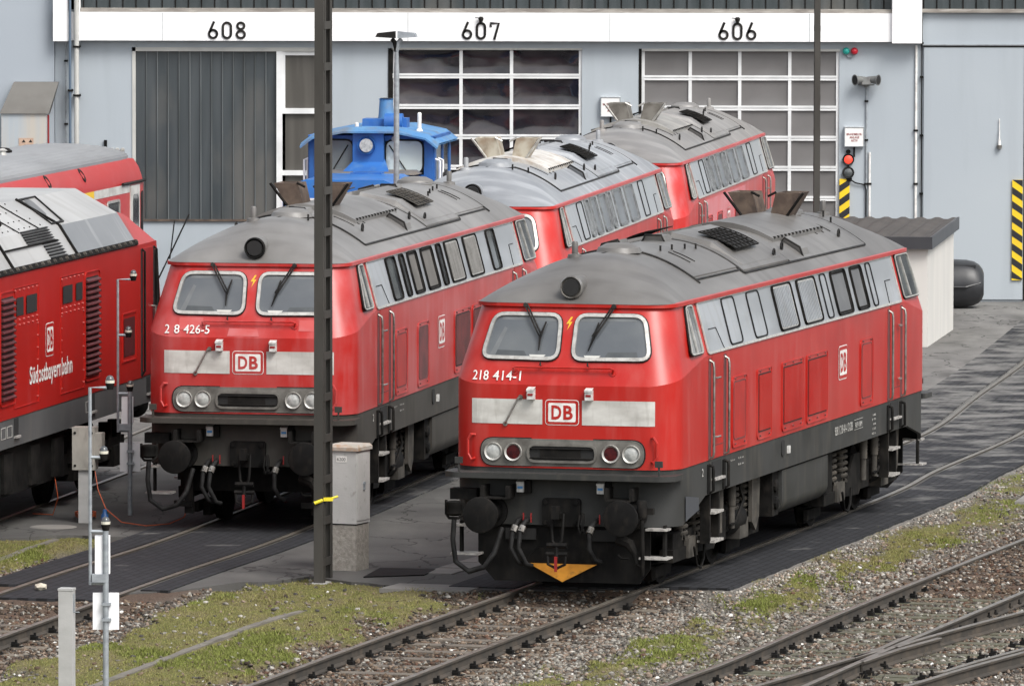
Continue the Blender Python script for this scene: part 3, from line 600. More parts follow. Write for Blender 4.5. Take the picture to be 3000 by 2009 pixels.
        for dy in (-1.4, 1.4):
            b = MB()
            for s in (-1, 1): b.lathe([(.535,-.075*s),(.53,-.04*s),(.5,-.04*s),(.5,.065*s),(.44,.065*s),(.42,.02*s),(.12,.02*s),(.12,.12*s)], (s*.76, yb+dy, .5), (1,0,0), 28)
            b.cyl((-.7,yb+dy,.5), (.7,yb+dy,.5), .09, 10); b.build('wheelset', BOGIE, bg_, 40)
            for s in (-1, 1):
                b = MB(); b.lathe([(.17,0),(.17,.16),(.13,.2)], (s*1.0, yb+dy, .5), (s,0,0), 14); b.box(s*1.15-.1, s*1.15+.1, yb+dy-.24, yb+dy+.24, .36, .62); b.build('axle_box', BOGIE2, bg_, 40)
                for dd in (-.34, .34):
                    b = MB(); b.tube([(s*1.16+.085*cos(a_*pi/3), yb+dy+dd+.085*sin(a_*pi/3), .62+.42*a_/30) for a_ in range(31)], .026, 5)
                    b.cyl((s*1.16, yb+dy+dd, .6), (s*1.16, yb+dy+dd, 1.05), .04, 8)
                    b.build('coil_spring', BOGIE2, bg_, 60)
                b = MB(); b.tube([(s*1.26,yb+dy*.25+.3,1.15),(s*1.26,yb+dy*.25+.3,.85)], .06, 8); b.tube([(s*1.26,yb+dy*.25+.3,.85),(s*1.26,yb+dy*.25+.3,.55)], .045, 8); b.build('damper', BOGIE2, bg_, 50)
                b = MB(); b.box(s*.84-.05, s*.84+.05, yb+dy*1.0-.75 if dy < 0 else yb+dy+.45, yb+dy-.45 if dy < 0 else yb+dy+.75, .1, .32); b.box(s*.95-.03, s*.95+.03, yb+dy-.9 if dy < 0 else yb+dy+.1, yb+dy-.1 if dy < 0 else yb+dy+.9, .16, .30); b.build('brake_gear', BOGIE, bg_)
        for s in (-1, 1):
            b = MB(); b.tube([(s*1.3,yb+.9,1.15),(s*1.34,yb+1.0,.9),(s*1.3,yb+.7,.62),(s*1.28,yb+.5,.6)], .022, 5); b.build('air_pipe', DARKM, bg_, 60); b = MB(); b.tube([(s*1.3,yb-1.55,.5),(s*1.3,yb-1.4,.25),(s*1.3,yb-1.2,.2),(s*1.3,yb-1.05,.3),(s*1.3,yb-1.0,.52)], .018, 5); b.build('air_pipe', DARKM, bg_, 60)
            b = MB(); b.lathe([(.02,0),(.2,.05),(.22,.15),(.22,.75),(.2,.85),(.02,.9)], (s*1.05, yb+.75, .62), (0,1,0), 14); b.build('air_cylinder', DARKM, bg_, 40)
            b = MB(); b.prism([(-.1,1.15),(.35,1.15),(.3,.6),(.12,.42),(-.1,.55)], lambda y, z_: (s*1.25, yb+1.75+y, z_), lambda y, z_: (s*1.3, yb+1.75+y, z_)); b.build('side_plate', BOGIE2, bg_)
    for kind, q in opts.get('patches', ()):
        b = MB(); m_ = opts['patch_mat']
        b.patch(q, {'U': lambda x, k: mapU(x, k, .005), 'S': lambda y, z_: mapS(y, z_, .004), 'L': lambda x, z_: mapL(x, z_, .004)}[kind], 4); b.build('repainted_patch', m_, t)
    return t
M1 = make_mats('foreground', (.40,.011,.007), (.40,.024,.017), (.43,.07,.06), (.165,.16,.152), (.105,.10,.094), (.055,.05,.046), (.22,.236,.25), (.047,.048,.047))
M2 = make_mats('faded', (.41,.014,.010), (.43,.065,.062), (.46,.13,.13), (.22,.214,.206), (.14,.135,.128), (.08,.074,.068), (.23,.246,.262), (.062,.058,.052))
M3 = make_mats('blue_roofed', (.48,.015,.010), (.47,.032,.026), (.5,.11,.10), (.26,.275,.29), (.17,.18,.195), (.5,.52,.54), (.29,.315,.33), (.08,.08,.076))
M4 = make_mats('rear', (.48,.015,.010), (.47,.05,.048), (.52,.18,.19), (.22,.215,.21), (.15,.145,.14), (.38,.37,.355), (.29,.305,.315), (.08,.08,.076))
loco('nearest red diesel locomotive numbered 218 414-1 with orange warning triangle on its snow plough', (.64,98.45,0), 15.2, M1, 'A', '218 414-1',
     dict(num_parts=[('218',-1.2,-.985),('414-1',-.925,-.555)], lamps='wrrw', plough=True, patch_mat=mat('dark_touch_up', (.05,.055,.064), (.065,.068,.072), (3,3,3), .5), patches=[('S',[(.55,.93),(1.25,1.02),(1.25,1.18),(.55,1.25)])], uic='9280 1 218 414-1 D-DB', rim=STEEL))
loco('faded red diesel locomotive numbered 218 426-5 behind the tall lattice mast', (-3.65,107.5,0), 10.2, M2, 'B', '218 426-5',
     dict(num_parts=[('2',-1.2,-1.13),('8',-1.06,-.985),('426-5',-.925,-.555)], lamps='wwww', patch_mat=mat('pink_touch_up', (.48,.12,.12), (.47,.07,.065), (3,3,3), .5), patches=[('U',[(-1.0,.10),(-.66,.10),(-.66,.27),(-1.0,.27)]),('U',[(.70,.10),(1.05,.10),(1.05,.25),(.70,.25)]),('U',[(-.3,.02),(.15,.02),(.12,.12),(-.28,.13)])], uic='9280 1 218 426-5 D-DB', gutter=M2['red']))
loco('red diesel locomotive with pale blue-grey roof and white exhaust hatch, second in the coupled row', (-.70,123.8,0), 8.2, M3, 'C', '',
     dict(num_parts=[], lamps='wwww', uic=None, cover=mat('white_hatch', (.56,.55,.52), (.42,.39,.35), (3,3,3), .5, dirt=(.3,.2,.12), dscale=(6,6,6), damt=.6), stack=RUSTP))
loco('red diesel locomotive with streaked grey roof standing right before the shed doors', (1.68,140.0,0), 8.1, M4, 'C', '',
     dict(num_parts=[], lamps='wwww', uic=None, patch_mat=mat('faded_pink_side', (.56,.22,.24), (.55,.15,.16), (1.5,1.5,1.5), .5), patches=[('S',[(2.9,1.75),(9.4,1.75),(9.4,2.9),(2.9,2.9)])], stack=mat('dark_sooty_sheet', (.19,.18,.16), (.11,.10,.085), (4,4,4), .65, dirt=(.05,.042,.035), dscale=(6,6,3), damt=.7), cover=mat('grey_hatch', (.22,.215,.205), (.32,.31,.285), (3,3,3), .5, dirt=(.1,.09,.08), dscale=(6,6,6), damt=.6)))
# ================================================================ angular red diesel on the left
def left_loco():
    X = 1.49; Y0 = -17.2; YE = 1.75
    t = thing('diesel_locomotive', 'angular red diesel locomotive at the left with bright ribbed metal roof and Südostbayernbahn lettering', 'locomotive', (-6.94,115.1,0), 10.0, 'red diesel locomotives')
    red = mat('traffic_red_left', (.38,.010,.006), (.33,.011,.007), (1,.6,1.5), .38, dirt=(.40,.045,.045), dscale=(4,4,.8), damt=.35)
    dred = mat('louvre_dark_red', (.09,.012,.014), (.06,.01,.01), (4,4,4), .5)
    silv = mat('bright_roof_sheet', (.42,.42,.41), (.30,.30,.295), (.5,.3,.7), .40, metal=.1, dirt=(.25,.24,.22), dscale=(.8,5,.8), damt=.5)
    silv2 = mat('dull_roof_flank', (.20,.205,.21), (.28,.285,.29), (.7,.4,.7), .30, metal=.5, dirt=(.5,.5,.49), dscale=(.5,4,.5), dlo=.56, dhi=.7, damt=.55)
    sk = mat('skirt_grey_left', (.095,.098,.1), (.075,.078,.08), (1,1,1.5), .5, dirt=(.15,.14,.12), dscale=(5,5,1), damt=.3)
    b = MB()   # body with raked end (upper part leans back)
    b.grid([[(s*X, y, z) for s, y, z in ((-1,Y0,1.6),(-1,Y0,3.57),(1,Y0,3.57),(1,Y0,1.6))], [(s*X, y, z) for s, y, z in ((-1,-.15,1.6),(-1,-.15,3.57),(1,-.15,3.57),(1,-.15,1.6))],
            [(s*X*.98, y, z) for s, y, z in ((-1,YE,1.6),(-1,YE-.62,3.57),(1,YE-.62,3.57),(1,YE,1.6))]], True)
    b.add([(-X*.98,YE,1.6),(X*.98,YE,1.6),(X*.98,YE-.62,3.57),(-X*.98,YE-.62,3.57)], [(0,1,2,3)])
    b.add([(-X,Y0,1.6),(X,Y0,1.6),(X,Y0,3.57),(1.18,Y0,4.05),(.55,Y0,4.40),(-.55,Y0,4.40),(-1.18,Y0,4.05),(-X,Y0,3.57)], [tuple(range(8))])
    body = b.build('body', red, t)
    b = MB(); b.hexa([(-X,-.28,3.55),(X,-.28,3.55),(X*.98,YE-.62,3.55),(-X*.98,YE-.62,3.55)], [(-1.16,-.28,4.06),(1.16,-.28,4.06),(1.1,.55,3.98),(-1.1,.55,3.98)]); b.hexa([(-1.16,-.28,4.06),(1.16,-.28,4.06),(1.1,.55,3.98),(-1.1,.55,3.98)], [(-.4,-.28,4.22),(.4,-.28,4.22),(.4,.1,4.2),(-.4,.1,4.2)]); b.build('cab_roof', red, t)
    MB().box(-X+.01, X-.01, Y0, YE-.1, 1.2, 1.6).build('frame_skirt', sk, t)
    # roof: bright top, dull flank at the cab end, panels with louvres
    prof = [(X+.0,3.57),(1.18,4.05),(.55,4.40),(-.55,4.40),(-1.18,4.05),(-X,3.57)]
    b = MB(); b.grid([[(x, y, z) for x, z in prof] for y in (Y0, -.28)]); b.add([(x, -.28, z) for x, z in prof], [tuple(range(6))]); rf = b.build('roof', silv, t)
    n_ = lambda x, y, z, o: (x+o*.84, y, z+o*.54)
    fl = lambda u, v, o=0.: n_(X+(1.18-X)*v, u, 3.57+.48*v, o)
    tp = lambda u, v, o=0.: (1.18+(.55-1.18)*v+o*.49, u, 4.05+.35*v+o*.87)
    b = MB(); b.patch([(-4.0,.06),(-.30,.06),(-.30,.99),(-3.86,.99)], lambda u, v: fl(u, v, .006), 1); b.build('roof_flank', silv2, rf)
    b = MB(); b.hexa([fl(-9,.0,.0), fl(-9,.15,.0), fl(-.3,.15,.0), fl(-.3,.0,.0)], [fl(-9,.0,.03), fl(-9,.15,.03), fl(-.3,.15,.03), fl(-.3,.0,.03)]); rl = b.build('bolted_rail', BOGIE, rf)
    for i in range(24): MB().lathe([(.035,0),(.03,.03)], fl(-8.9+i*.37,.075,.03), (.84,0,.54), 6).build('rail_bolt', BOGIE2, rl)
    for y0, y1, v0, v1 in ((-6.35,-4.75,.62,.98),(-5.55,-4.6,.16,.58)):
        b = MB()
        for i in range(6):
            v = v0+(v1-v0)*i/5; b.hexa([fl(y0,v,.01), fl(y1,v,.01), fl(y1,v+.045,.01), fl(y0,v+.045,.01)], [fl(y0,v,.035), fl(y1,v,.035), fl(y1,v+.045,.015), fl(y0,v+.045,.015)])
        b.build('roof_louvre', BLACK, rf)
    b = MB()
    for y in (-4.05,-7.9): b.hexa([fl(y,.05,.0), fl(y+.06,.05,0), fl(y+.06,1,0), fl(y,1,0)], [fl(y,.05,.03), fl(y+.06,.05,.03), fl(y+.06,1,.03), fl(y,1,.03)]); b.hexa([tp(y,0,0), tp(y+.06,0,0), tp(y+.06,1,0), tp(y,1,0)], [tp(y,0,.03), tp(y+.06,0,.03), tp(y+.06,1,.03), tp(y,1,.03)])
    b.hexa([fl(-7.8,.60,.0), fl(-4.7,.60,0), fl(-4.7,.63,0), fl(-7.8,.63,0)], [fl(-7.8,.60,.05), fl(-4.7,.60,.05), fl(-4.7,.63,.03), fl(-7.8,.63,.03)])
    for y in (-5.2,-6.4): b.hexa([tp(y,0,0), tp(y+.03,0,0), tp(y+.03,1,0), tp(y,1,0)], [tp(y,0,.015), tp(y+.03,0,.015), tp(y+.03,1,.015), tp(y,1,.015)])
    b.build('roof_ribs', BOGIE, rf)
    b = MB(); q = [(-4.3,.05),(-3.55,.05),(-2.9,.98),(-3.9,.98)]
    b.rim(q, inset(q, .05), lambda u, v, o: tp(u, v, o+.004), .02); fr = b.build('fan_cover', BLACK, rf)
    b = MB(); b.patch(rpoly([(-4.02,.35),(-3.75,.35),(-3.3,.95),(-3.75,.95)], .2), lambda u, v: tp(u, v, .008), 1); b.build('fan_grille', BDARK, fr)
    b = MB(); b.lathe([(.07,0),(.09,.05),(.02,.14)], tp(-6.9,.35), (.3,0,1), 8); b.build('aerial', BOGIE, rf, 40)
    b = MB()
    for k in range(40):
        u = -7.7+(k % 10)*.32; v = (.12,.36,.66,.93)[k//10]; b.lathe([(.013,0),(.011,.012)], tp(u, v), (.5,0,.87), 5)
    b.build('roof_rivets', BOGIE, rf)
    S = lambda y, z, o=0.: (X+o, y, z)
    for y0, y1 in ((-8.75,-8.02),(-3.66,-2.84)):
        po = rpoly([(y0-.06,1.79),(y1+.06,1.79),(y1+.06,3.36),(y0-.06,3.36)], .09); b = MB(); b.patch(po, lambda y, z: S(y, z, .006), 1); lv = b.build('tall_louvre', red, t)
        b = MB(); b.rim(po, inset(po, .014), S, .02); b.build('louvre_edge', red, lv)
        b = MB(); b.patch(rpoly([(y0,1.86),(y1,1.86),(y1,3.28),(y0,3.28)], .05), lambda y, z: S(y, z, .008), 1); b.build('louvre_back', SLOT, lv)
        b = MB()
        for i in range(17): z = 1.88+i*.083; b.hexa([S(y0,z,.008), S(y1,z,.008), S(y1,z+.05,.008), S(y0,z+.05,.008)], [S(y0,z,.05), S(y1,z,.05), S(y1,z+.02,.05), S(y0,z+.02,.05)])
        b.build('louvre_blades', dred, lv)
    for y0, y1 in ((-5.08,-4.5),(-4.28,-3.88),(-7.86,-7.45),(-7.27,-6.66)):
        b = MB(); b.add([S(y0,2.99,.012), S(y1,2.99,.012), S(y1,3.24,.012), S(y0,3.24,.012)], [(0,1,2,3)]); b.build('square_vent', SLOT, t)
    for y0, y1 in ((-5.2,-3.75),(-8.0,-6.55)):
        po = [(y0,1.72),(y1,1.72),(y1,3.38),(y0,3.38)]; b = MB(); b.rim(po, inset(po, .01), S, .012); hp = b.build('access_panel', red, t)
        b = MB()
        for i in range(6):
            for z in (3.34, 2.93, 2.86): b.lathe([(.016,0),(.012,.02)], S(y0+.08+(y1-y0-.16)*i/5, z, .0), (1,0,0), 6)
        for i in range(7):
            for y in (y0+.04, y1-.04): b.lathe([(.014,0),(.011,.018)], S(y, 1.8+.17*i, .0), (1,0,0), 6)
        b.build('panel_bolts', mat('pale_bolt', (.42,.07,.06), None, rough=.5), hp)
    po = [(-1.3,1.9),(-.4,1.9),(-.4,2.62),(-1.3,2.62)]; b = MB(); b.rim(po, inset(po, .03), S, .015); sv = b.build('square_grille', red, t)
    b = MB(); b.patch(rpoly([(-1.2,1.98),(-.48,1.98),(-.48,2.54),(-1.2,2.54)], .02), lambda y, z: S(y, z, .008), 1); b.build('grille_mesh', dred, sv)
    db_logo('side_logo', t, -6.12, -5.62, 2.31, 2.78, lambda y, z, o: (X+o, y, z), red)
    b = MB(); put_text(b, 'Südostbayernbahn', -7.08, -4.5, 1.91, 2.24, lambda u, v: S(u, v, .006), .018); b.build('side_lettering', WHITE, t)
    b = MB(); put_text(b, '9280 1 245 015-1 D-DB', -7.3, -6.3, 1.40, 1.49, lambda u, v: S(u, v, -.006)) if 0 else None
    for y in (-8.7,-8.35,-3.6): b.rim([(y,1.34),(y+.28,1.34),(y+.28,1.5),(y,1.5)], inset([(y,1.34),(y+.28,1.34),(y+.28,1.5),(y,1.5)], .012), lambda u, v, o: S(u, v, o-.008), .004)
    b.build('skirt_marking', STRIPE, t)
    for y in (-7.95,-3.3,.35):
        b = MB(); b.box(X-.05, X-.004, y, y+.25, 1.33, 1.58); s_ = b.build('step_recess', SLOT, t); MB().box(X-.05, X+.03, y, y+.27, 1.31, 1.34).build('recess_tread', TREAD, s_)
    # cab door, rails, window
    b = MB(); b.box(X-.03, X+.008, .08, .74, 1.62, 3.5); dr = b.build('cab_door', mat('cab_door_red', (.29,.010,.010), (.24,.010,.010), (2,2,2), .4), t)
    for y in (.0, .80):
        b = MB(); b.tube([S(y,3.5,0), S(y,3.46,.05), S(y,1.7,.05), S(y,1.62,0)], .018, 5); b.build('door_handrail', BOGIE, t)
        b = MB(); b.box(X-.02, X+.006, y-.05, y+.05, 1.62, 3.5); b.build('rail_recess', SLOT, dr)
    b = MB(); b.tube([S(.66,2.62,0), S(.66,2.62,.06), S(.66,2.4,.06)], .02, 5); b.tube([S(.66,2.2,0), S(.66,2.2,.06), S(.55,2.15,.06)], .02, 5); b.build('door_handle', STEEL, dr)
    po = rpoly([(.92,2.5),(1.18,2.5),(1.0,3.45),(.88,3.45)], .06); b = MB(); b.patch(po, lambda y, z: S(y, z, -.01+.012), 1); b.rim(po, inset(po, .02), lambda y, z, o: S(y, z, o-.01), .03); b.build('cab_window', BLACK, t)
    po = [(-1.15,2.6),(1.15,2.6),(1.05,3.45),(-1.05,3.45)]; b = MB(); b.patch(rpoly(po, .1), lambda x, z: (x, YE-.62*(z-1.6)/1.97+.012, z), 1); b.build('windscreen', GLASSD, t)
    # buffers, bogies, underframe
    for s in (-1, 1):
        b = MB(); b.lathe([(.03,.62),(.2,.6),(.22,.57),(.12,.54),(.12,0)], (s*.875, YE-.1, 1.05), (0,1,0), 18); b.build('buffer', DARKM, t, 40)
    for yb in (-1.9, -13.4):
        b = MB()
        for s in (-1, 1): b.box(s*1.1-.1, s*1.1+.1, yb-2, yb+2, .45, .75)
        b.box(-1.1, 1.1, yb-.4, yb+.4, .5, .95); bg_ = b.build('bogie', BOGIE, t)
        for dy in (-1.3, 1.3):
            b = MB()
            for s in (-1, 1): b.lathe([(.53,-.07*s),(.52,-.04*s),(.5,-.04*s),(.5,.065*s),(.42,.02*s),(.12,.1*s)], (s*.76, yb+dy, .5), (1,0,0), 24)
            b.build('wheelset', BOGIE, bg_, 40)
            for s in (-1, 1):
                b = MB(); b.box(s*1.12-.14, s*1.12+.14, yb+dy-.25, yb+dy+.25, .34, .64); b.cyl((s*1.14, yb+dy-.3, .6), (s*1.14, yb+dy-.3, 1.0), .1, 10); b.cyl((s*1.14, yb+dy+.3, .6), (s*1.14, yb+dy+.3, 1.0), .1, 10); b.build('axle_box', BOGIE, bg_)
    MB().box(-1.35, 1.35, -10.8, -4.4, .5, 1.2).build('fuel_tank', DARKM, t)
    for y in (-8.2,-6.6,-5.2): MB().box(1.3, 1.4, y, y+.5, .55, 1.1).build('equipment_box', BOGIE, t)
left_loco()
# ================================================================ red coach behind it
def coach():
    t = thing('railway_coach', 'red coach with fluted grey roof and white band behind the angular locomotive', 'coach', (-8.6,148.0,0), 9.5)
    red = mat('coach_red', (.44,.012,.013), (.40,.02,.02), (1,.4,1.2), .35, dirt=(.5,.12,.12), dscale=(3,3,3), damt=.3)
    rib = mat('fluted_roof_grey', (.25,.257,.265), (.20,.207,.215), (.6,.2,.6), .5, dirt=(.14,.14,.14), dscale=(3,.6,3), damt=.4)
    X = 1.41; Y0 = -24.5; YE = 1.35
    prof = [(X,1.0)]+[(X,2.95)]+[(X-.04-.0*k, 3.1) for k in (0,)]+[(X-.10,3.26),(X-.2,3.40)]
    prof = prof+[(-x, z) for x, z in prof[::-1]]
    b = MB(); b.grid([[(x, Y0, z) for x, z in prof], [(x, YE-.5, z) for x, z in prof], [(x*.97, YE-.2, 1+(z-1)*.99) for x, z in prof], [(x*.88, YE, 1+(z-1)*.965) for x, z in prof]]); b.add([(x*.88, YE, 1+(z-1)*.965) for x, z in prof], [tuple(range(len(prof)))]); b.build('body', red, t, 35)
    b = MB(); rows = []; n = 20
    for y, sc, dz in ((Y0,1,0),(YE-1.4,1,0),(YE-.8,.97,-.03),(YE-.3,.9,-.1),(YE-.02,.8,-.2)):
        row = []
        for i in range(n*2+1):
            a = -pi/2+pi*i/(2*n); x = (X-.2)*sin(a)*sc; z = 3.40+.29*max(cos(a), 0)**.85+dz*cos(a)
            row.append((x, y, z+(.022 if i % 2 else 0)))
        rows.append(row)
    b.grid(rows); rf = b.build('roof', rib, t)
    for y in (-4.1,-6.0,-7.6,-9.5):
        b = MB(); b.lathe([(.26,0),(.27,.07),(.2,.12),(.02,.13)], (-.25,y,3.66), (0,0,1), 14); b.build('roof_ventilator', BOGIE, rf, 40)
    b = MB(); b.lathe([(.08,0),(.06,.08),(.1,.1),(.03,.14)], (.1,-5.2,3.68), (0,0,1), 8); b.build('roof_aerial', ALU, rf)
    S = lambda y, z, o=0.: (X+o, y, z)
    b = MB(); b.grid([[S(y, z, .006) for y in (-20, -.28)] for z in (2.80, 2.96)]); b.build('white_band', STRIPE, t)
    b = MB(); b.grid([[S(y, z, .009) for y in (-4.4, -3.4)] for z in (2.80, 2.96)]); b.build('yellow_band', mat('first_class_yellow', (.75,.48,.03), None, rough=.5), t)
    b = MB(); b.box(X-.02, X+.02, -.26, .56, 1.1, 2.92); dr = b.build('coach_door', STRIPE, t)
    po = rpoly([(-.05,2.0),(.38,2.0),(.38,2.72),(-.05,2.72)], .1); b = MB(); b.patch(po, lambda y, z: S(y, z, .026), 1); b.rim(po, inset(po, -.03), lambda y, z, o: S(y, z, o+.02), .012); b.build('door_window', GLASSD, dr)
    b = MB(); b.tube([S(-1.0,2.98,.03), S(1.0,2.98,.03)], .03, 5); b.build('door_track', BLACK, t)
    for y in (-2.3,-5.0,-7.5):
        po = rpoly([(y,2.05),(y+1.1,2.05),(y+1.1,2.72),(y,2.72)], .12); b = MB(); b.patch(po, lambda y, z: S(y, z, .012), 1); wn = b.build('side_window', GLASSD, t); b = MB(); b.rim(po, inset(po, .05), lambda y, z, o: S(y, z, o+.006), .02); b.build('window_frame', ALU, wn)
    po = rpoly([(.70,2.0),(1.08,2.0),(1.0,2.78),(.70,2.78)], .08); b = MB(); b.patch(po, lambda y, z: (X-.0+.01-.16*max(0, y-.85), y, z), 1); b.build('end_window', BLACK, t)
    for y in (-6.7,-3.85):
        b = MB(); b.lathe([(.12,0),(.15,.03),(.12,.05),(.08,.04),(.08,.0)], (1.26,y,3.26), (.85,0,.5), 12); b.build('exhaust_ring', BLACK, t)
    MB().box(-1.3, 1.3, Y0, YE-.2, .75, 1.0).build('underframe', DARKM, t)
    for yb in (-3, -20.5):
        b = MB()
        for s in (-1, 1): b.box(s*1.0-.08, s*1.0+.08, yb-1.7, yb+1.7, .4, .7)
        for dy in (-1.25, 1.25):
            for s in (-1, 1): b.lathe([(.48,-.05*s),(.46,.06*s),(.1,.08*s)], (s*.76, yb+dy, .46), (1,0,0), 20)
        b.build('bogie', DARKM, t)
coach()
# ================================================================ blue shunter
def shunter():
    t = thing('shunting_locomotive', 'small blue shunting locomotive with chimney and cab windows behind the faded red locomotive', 'locomotive', (-2.72,149.6,0), 7.5)
    bl = mat('shunter_blue', (.026,.135,.42), (.018,.09,.30), (1.5,1.5,2), .5, dirt=(.09,.2,.38), dscale=(5,5,3), dlo=.55, damt=.5)
    hb = mat('shunter_bonnet_blue', (.03,.17,.50), (.025,.13,.42), (1.5,1.5,2), .35, dirt=(.10,.16,.26), dscale=(4,4,4), damt=.4)
    bl2 = mat('shunter_blue_sunbleached', (.06,.19,.40), (.10,.25,.44), (2,2,2), .55, dirt=(.14,.13,.115), dscale=(3,3,3), dlo=.48, damt=.75)
    W = 1.2
    # hood (towards the camera), running plate, frame
    b = MB(); pr = [(-1.12,1.2),(-1.12,2.75),(-1.0,3.0),(-.75,3.10),(.75,3.10),(1.0,3.0),(1.12,2.75),(1.12,1.2)]
    b.grid([[(x, y, z) for x, z in pr] for y in (-3.4, 0)]); b.add([(x, -3.4, z) for x, z in pr], [tuple(range(8))]); hd = b.build('bonnet', hb, t, 30)
    b = MB(); b.hexa([(-.95,-.75,3.08),(.95,-.75,3.08),(1.0,0,3.08),(-1.0,0,3.08)], [(-.80,-.6,3.115),(.80,-.6,3.115),(.9,0,3.15),(-.9,0,3.15)]); b.build('grimy_deck', mat('brown_bonnet_deck', (.16,.14,.12), (.10,.11,.14), (3,3,3), .8), hd)
    b = MB(); b.hexa([(-.5,-.45,3.10),(.42,-.45,3.10),(.36,0,3.10),(-.42,0,3.10)], [(-.34,-.16,3.30),(.28,-.16,3.30),(.27,0,3.36),(-.33,0,3.36)]); b.build('bonnet_fairing', bl, hd)
    b = MB()
    for i in range(3): b.box(-.25, .35, -1.0+i*.35, -.9+i*.35, 3.10, 3.13)
    b.build('bonnet_vents', bl, hd)
    MB().box(-1.3, 1.3, -3.9, 2.6, 1.0, 1.2).build('frame', bl, t)
    MB().box(-1.05, -.2, -3.41, -3.40, 2.35, 2.75).build('white_panel', WHITE, hd)
    # cab
    b = MB()
    b.box(-W, W, 0, .06, 1.2, 3.05)                                       # under the front windows
    b.box(-W, -W+.10, 0, .06, 3.05, 3.78); b.box(W-.17, W, 0, .06, 3.05, 3.78)
    b.box(-.33, .27, -.16, .08, 3.05, 3.86); b.box(-W, W, 0.0, .06, 3.70, 3.80)
    for s in (-1, 1):
        b.box(s*W-.03, s*W+.03, .06, 2.3, 1.2, 2.75); b.box(s*W-.03, s*W+.03, .06, .3, 2.75, 3.78); b.box(s*W-.03, s*W+.03, 1.15, 1.3, 2.75, 3.78); b.box(s*W-.03, s*W+.03, 2.1, 2.3, 2.75, 3.78); b.box(s*W-.03, s*W+.03, .06, 2.3, 3.68, 3.80)
    b.box(-W, W, 2.24, 2.3, 1.2, 3.78); cab = b.build('cab', bl, t)
    for x0, x1 in ((-W+.14, -.36), (.30, W-.2)):
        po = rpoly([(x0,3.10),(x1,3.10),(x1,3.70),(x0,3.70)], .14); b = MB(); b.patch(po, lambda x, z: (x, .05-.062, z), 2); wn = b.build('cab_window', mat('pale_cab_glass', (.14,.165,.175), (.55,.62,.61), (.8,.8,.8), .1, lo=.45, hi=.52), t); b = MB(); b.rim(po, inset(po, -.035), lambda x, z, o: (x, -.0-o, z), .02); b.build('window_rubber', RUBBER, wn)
        b = MB(); b.tube([(x1-.08,-.03,3.62),(x1-.38,-.04,3.12)] if x0 < 0 else [(x0+.06,-.03,3.62),(x0+.40,-.04,3.12)], .012, 4); b.build('wiper', BLACK, wn)
    for y0, y1 in ((.32,1.12),(1.32,2.08)):
        for s in (-1, 1): b = MB(); b.box(s*W-.012, s*W+.012, y0, y1, 2.76, 3.67); b.build('side_window', GLASSD, t)
    b = MB(); pr = [(-1.34,3.66),(-1.1,3.84),(-.5,3.96),(.5,3.96),(1.1,3.84),(1.34,3.66)]
    b.grid([[(x, y, z-.07*(y < -.2)) for x, z in pr] for y in (-.30,-.1,2.5,2.6)]); b.grid([[(x*.99, y, z-.035-.07*(y < -.2)) for x, z in pr] for y in (-.30,-.1,2.5,2.6)]); b.add([(x, -.30, z-.07) for x, z in pr]+[(x*.99, -.30, z-.105) for x, z in pr], [(i, i+1, i+7, i+6) for i in range(5)]); rf = b.build('cab_roof', bl2, t, 30)
    b = MB(); b.lathe([(.17,0),(.15,.08),(.13,.38),(.15,.40)], (.18,.8,4.08), (0,0,1), 14); ch = b.build('chimney', bl2, rf, 40); b = MB(); b.lathe([(.12,0),(.12,.01)], (.18,.8,4.485), (0,0,1), 12); b.build('chimney_mouth', SOOT, ch)
    b = MB(); b.box(-.25, .25, .55, 1.05, 3.9, 4.1); b.lathe([(.16,0),(.16,.35)], (.2,.5,4.05), (1,0,0), 12); b.box(.35, .62, .5, .9, 3.93, 4.12); b.build('silencer', bl, rf, 40)
    for x in (-.32, .90):
        b = MB(); b.lathe([(.07,0),(.05,.04),(.04,.05),(.04,.34 if x > 0 else .14),(.02,.36 if x > 0 else .16)], (x,.3,3.88), (0,0,1), 8); b.build('aerial', WHITE, rf, 40)
    b = MB(); b.lathe([(.15,0),(.17,-.05),(.17,.08)], (-.05,-.22,3.62), (0,1,0), 18); hl = b.build('headlamp', bl, t, 40); b = MB(); b.lathe([(.13,-.06),(.13,-.055)], (-.05,-.22,3.62), (0,1,0), 16); b.build('lens', LENS, hl)
    b = MB(); b.lathe([(.05,-.05),(.06,-.03),(.05,.05)], (.46,-.02,3.74), (0,1,0), 12); b.build('marker_lamp', LENS, t, 40)
    for s in (-1, 1):
        b = MB()
        for y in (.15, .55): b.tube([(s*(W+.03),y,3.35),(s*(W+.12),y,3.32),(s*(W+.12),y,2.2),(s*(W+.03),y,2.15)], .025, 5)
        b.build('handrail', GALV2, t)
        b = MB(); b.tube([(s*1.2,-3.3,1.2),(s*1.2,-3.3,2.95),(s*1.1,-3.3,3.0)], .025, 5); b.build('bonnet_rail', GALV2, t)
    for y in (-2.6, 1.4):
        b = MB()
        for s in (-1, 1): b.lathe([(.48,-.05*s),(.46,.06*s),(.1,.08*s)], (s*.76, y, .46), (1,0,0), 20)
        b.cyl((-.7,y,.46), (.7,y,.46), .08, 8); b.build('wheelset', DARKM, t)
shunter()
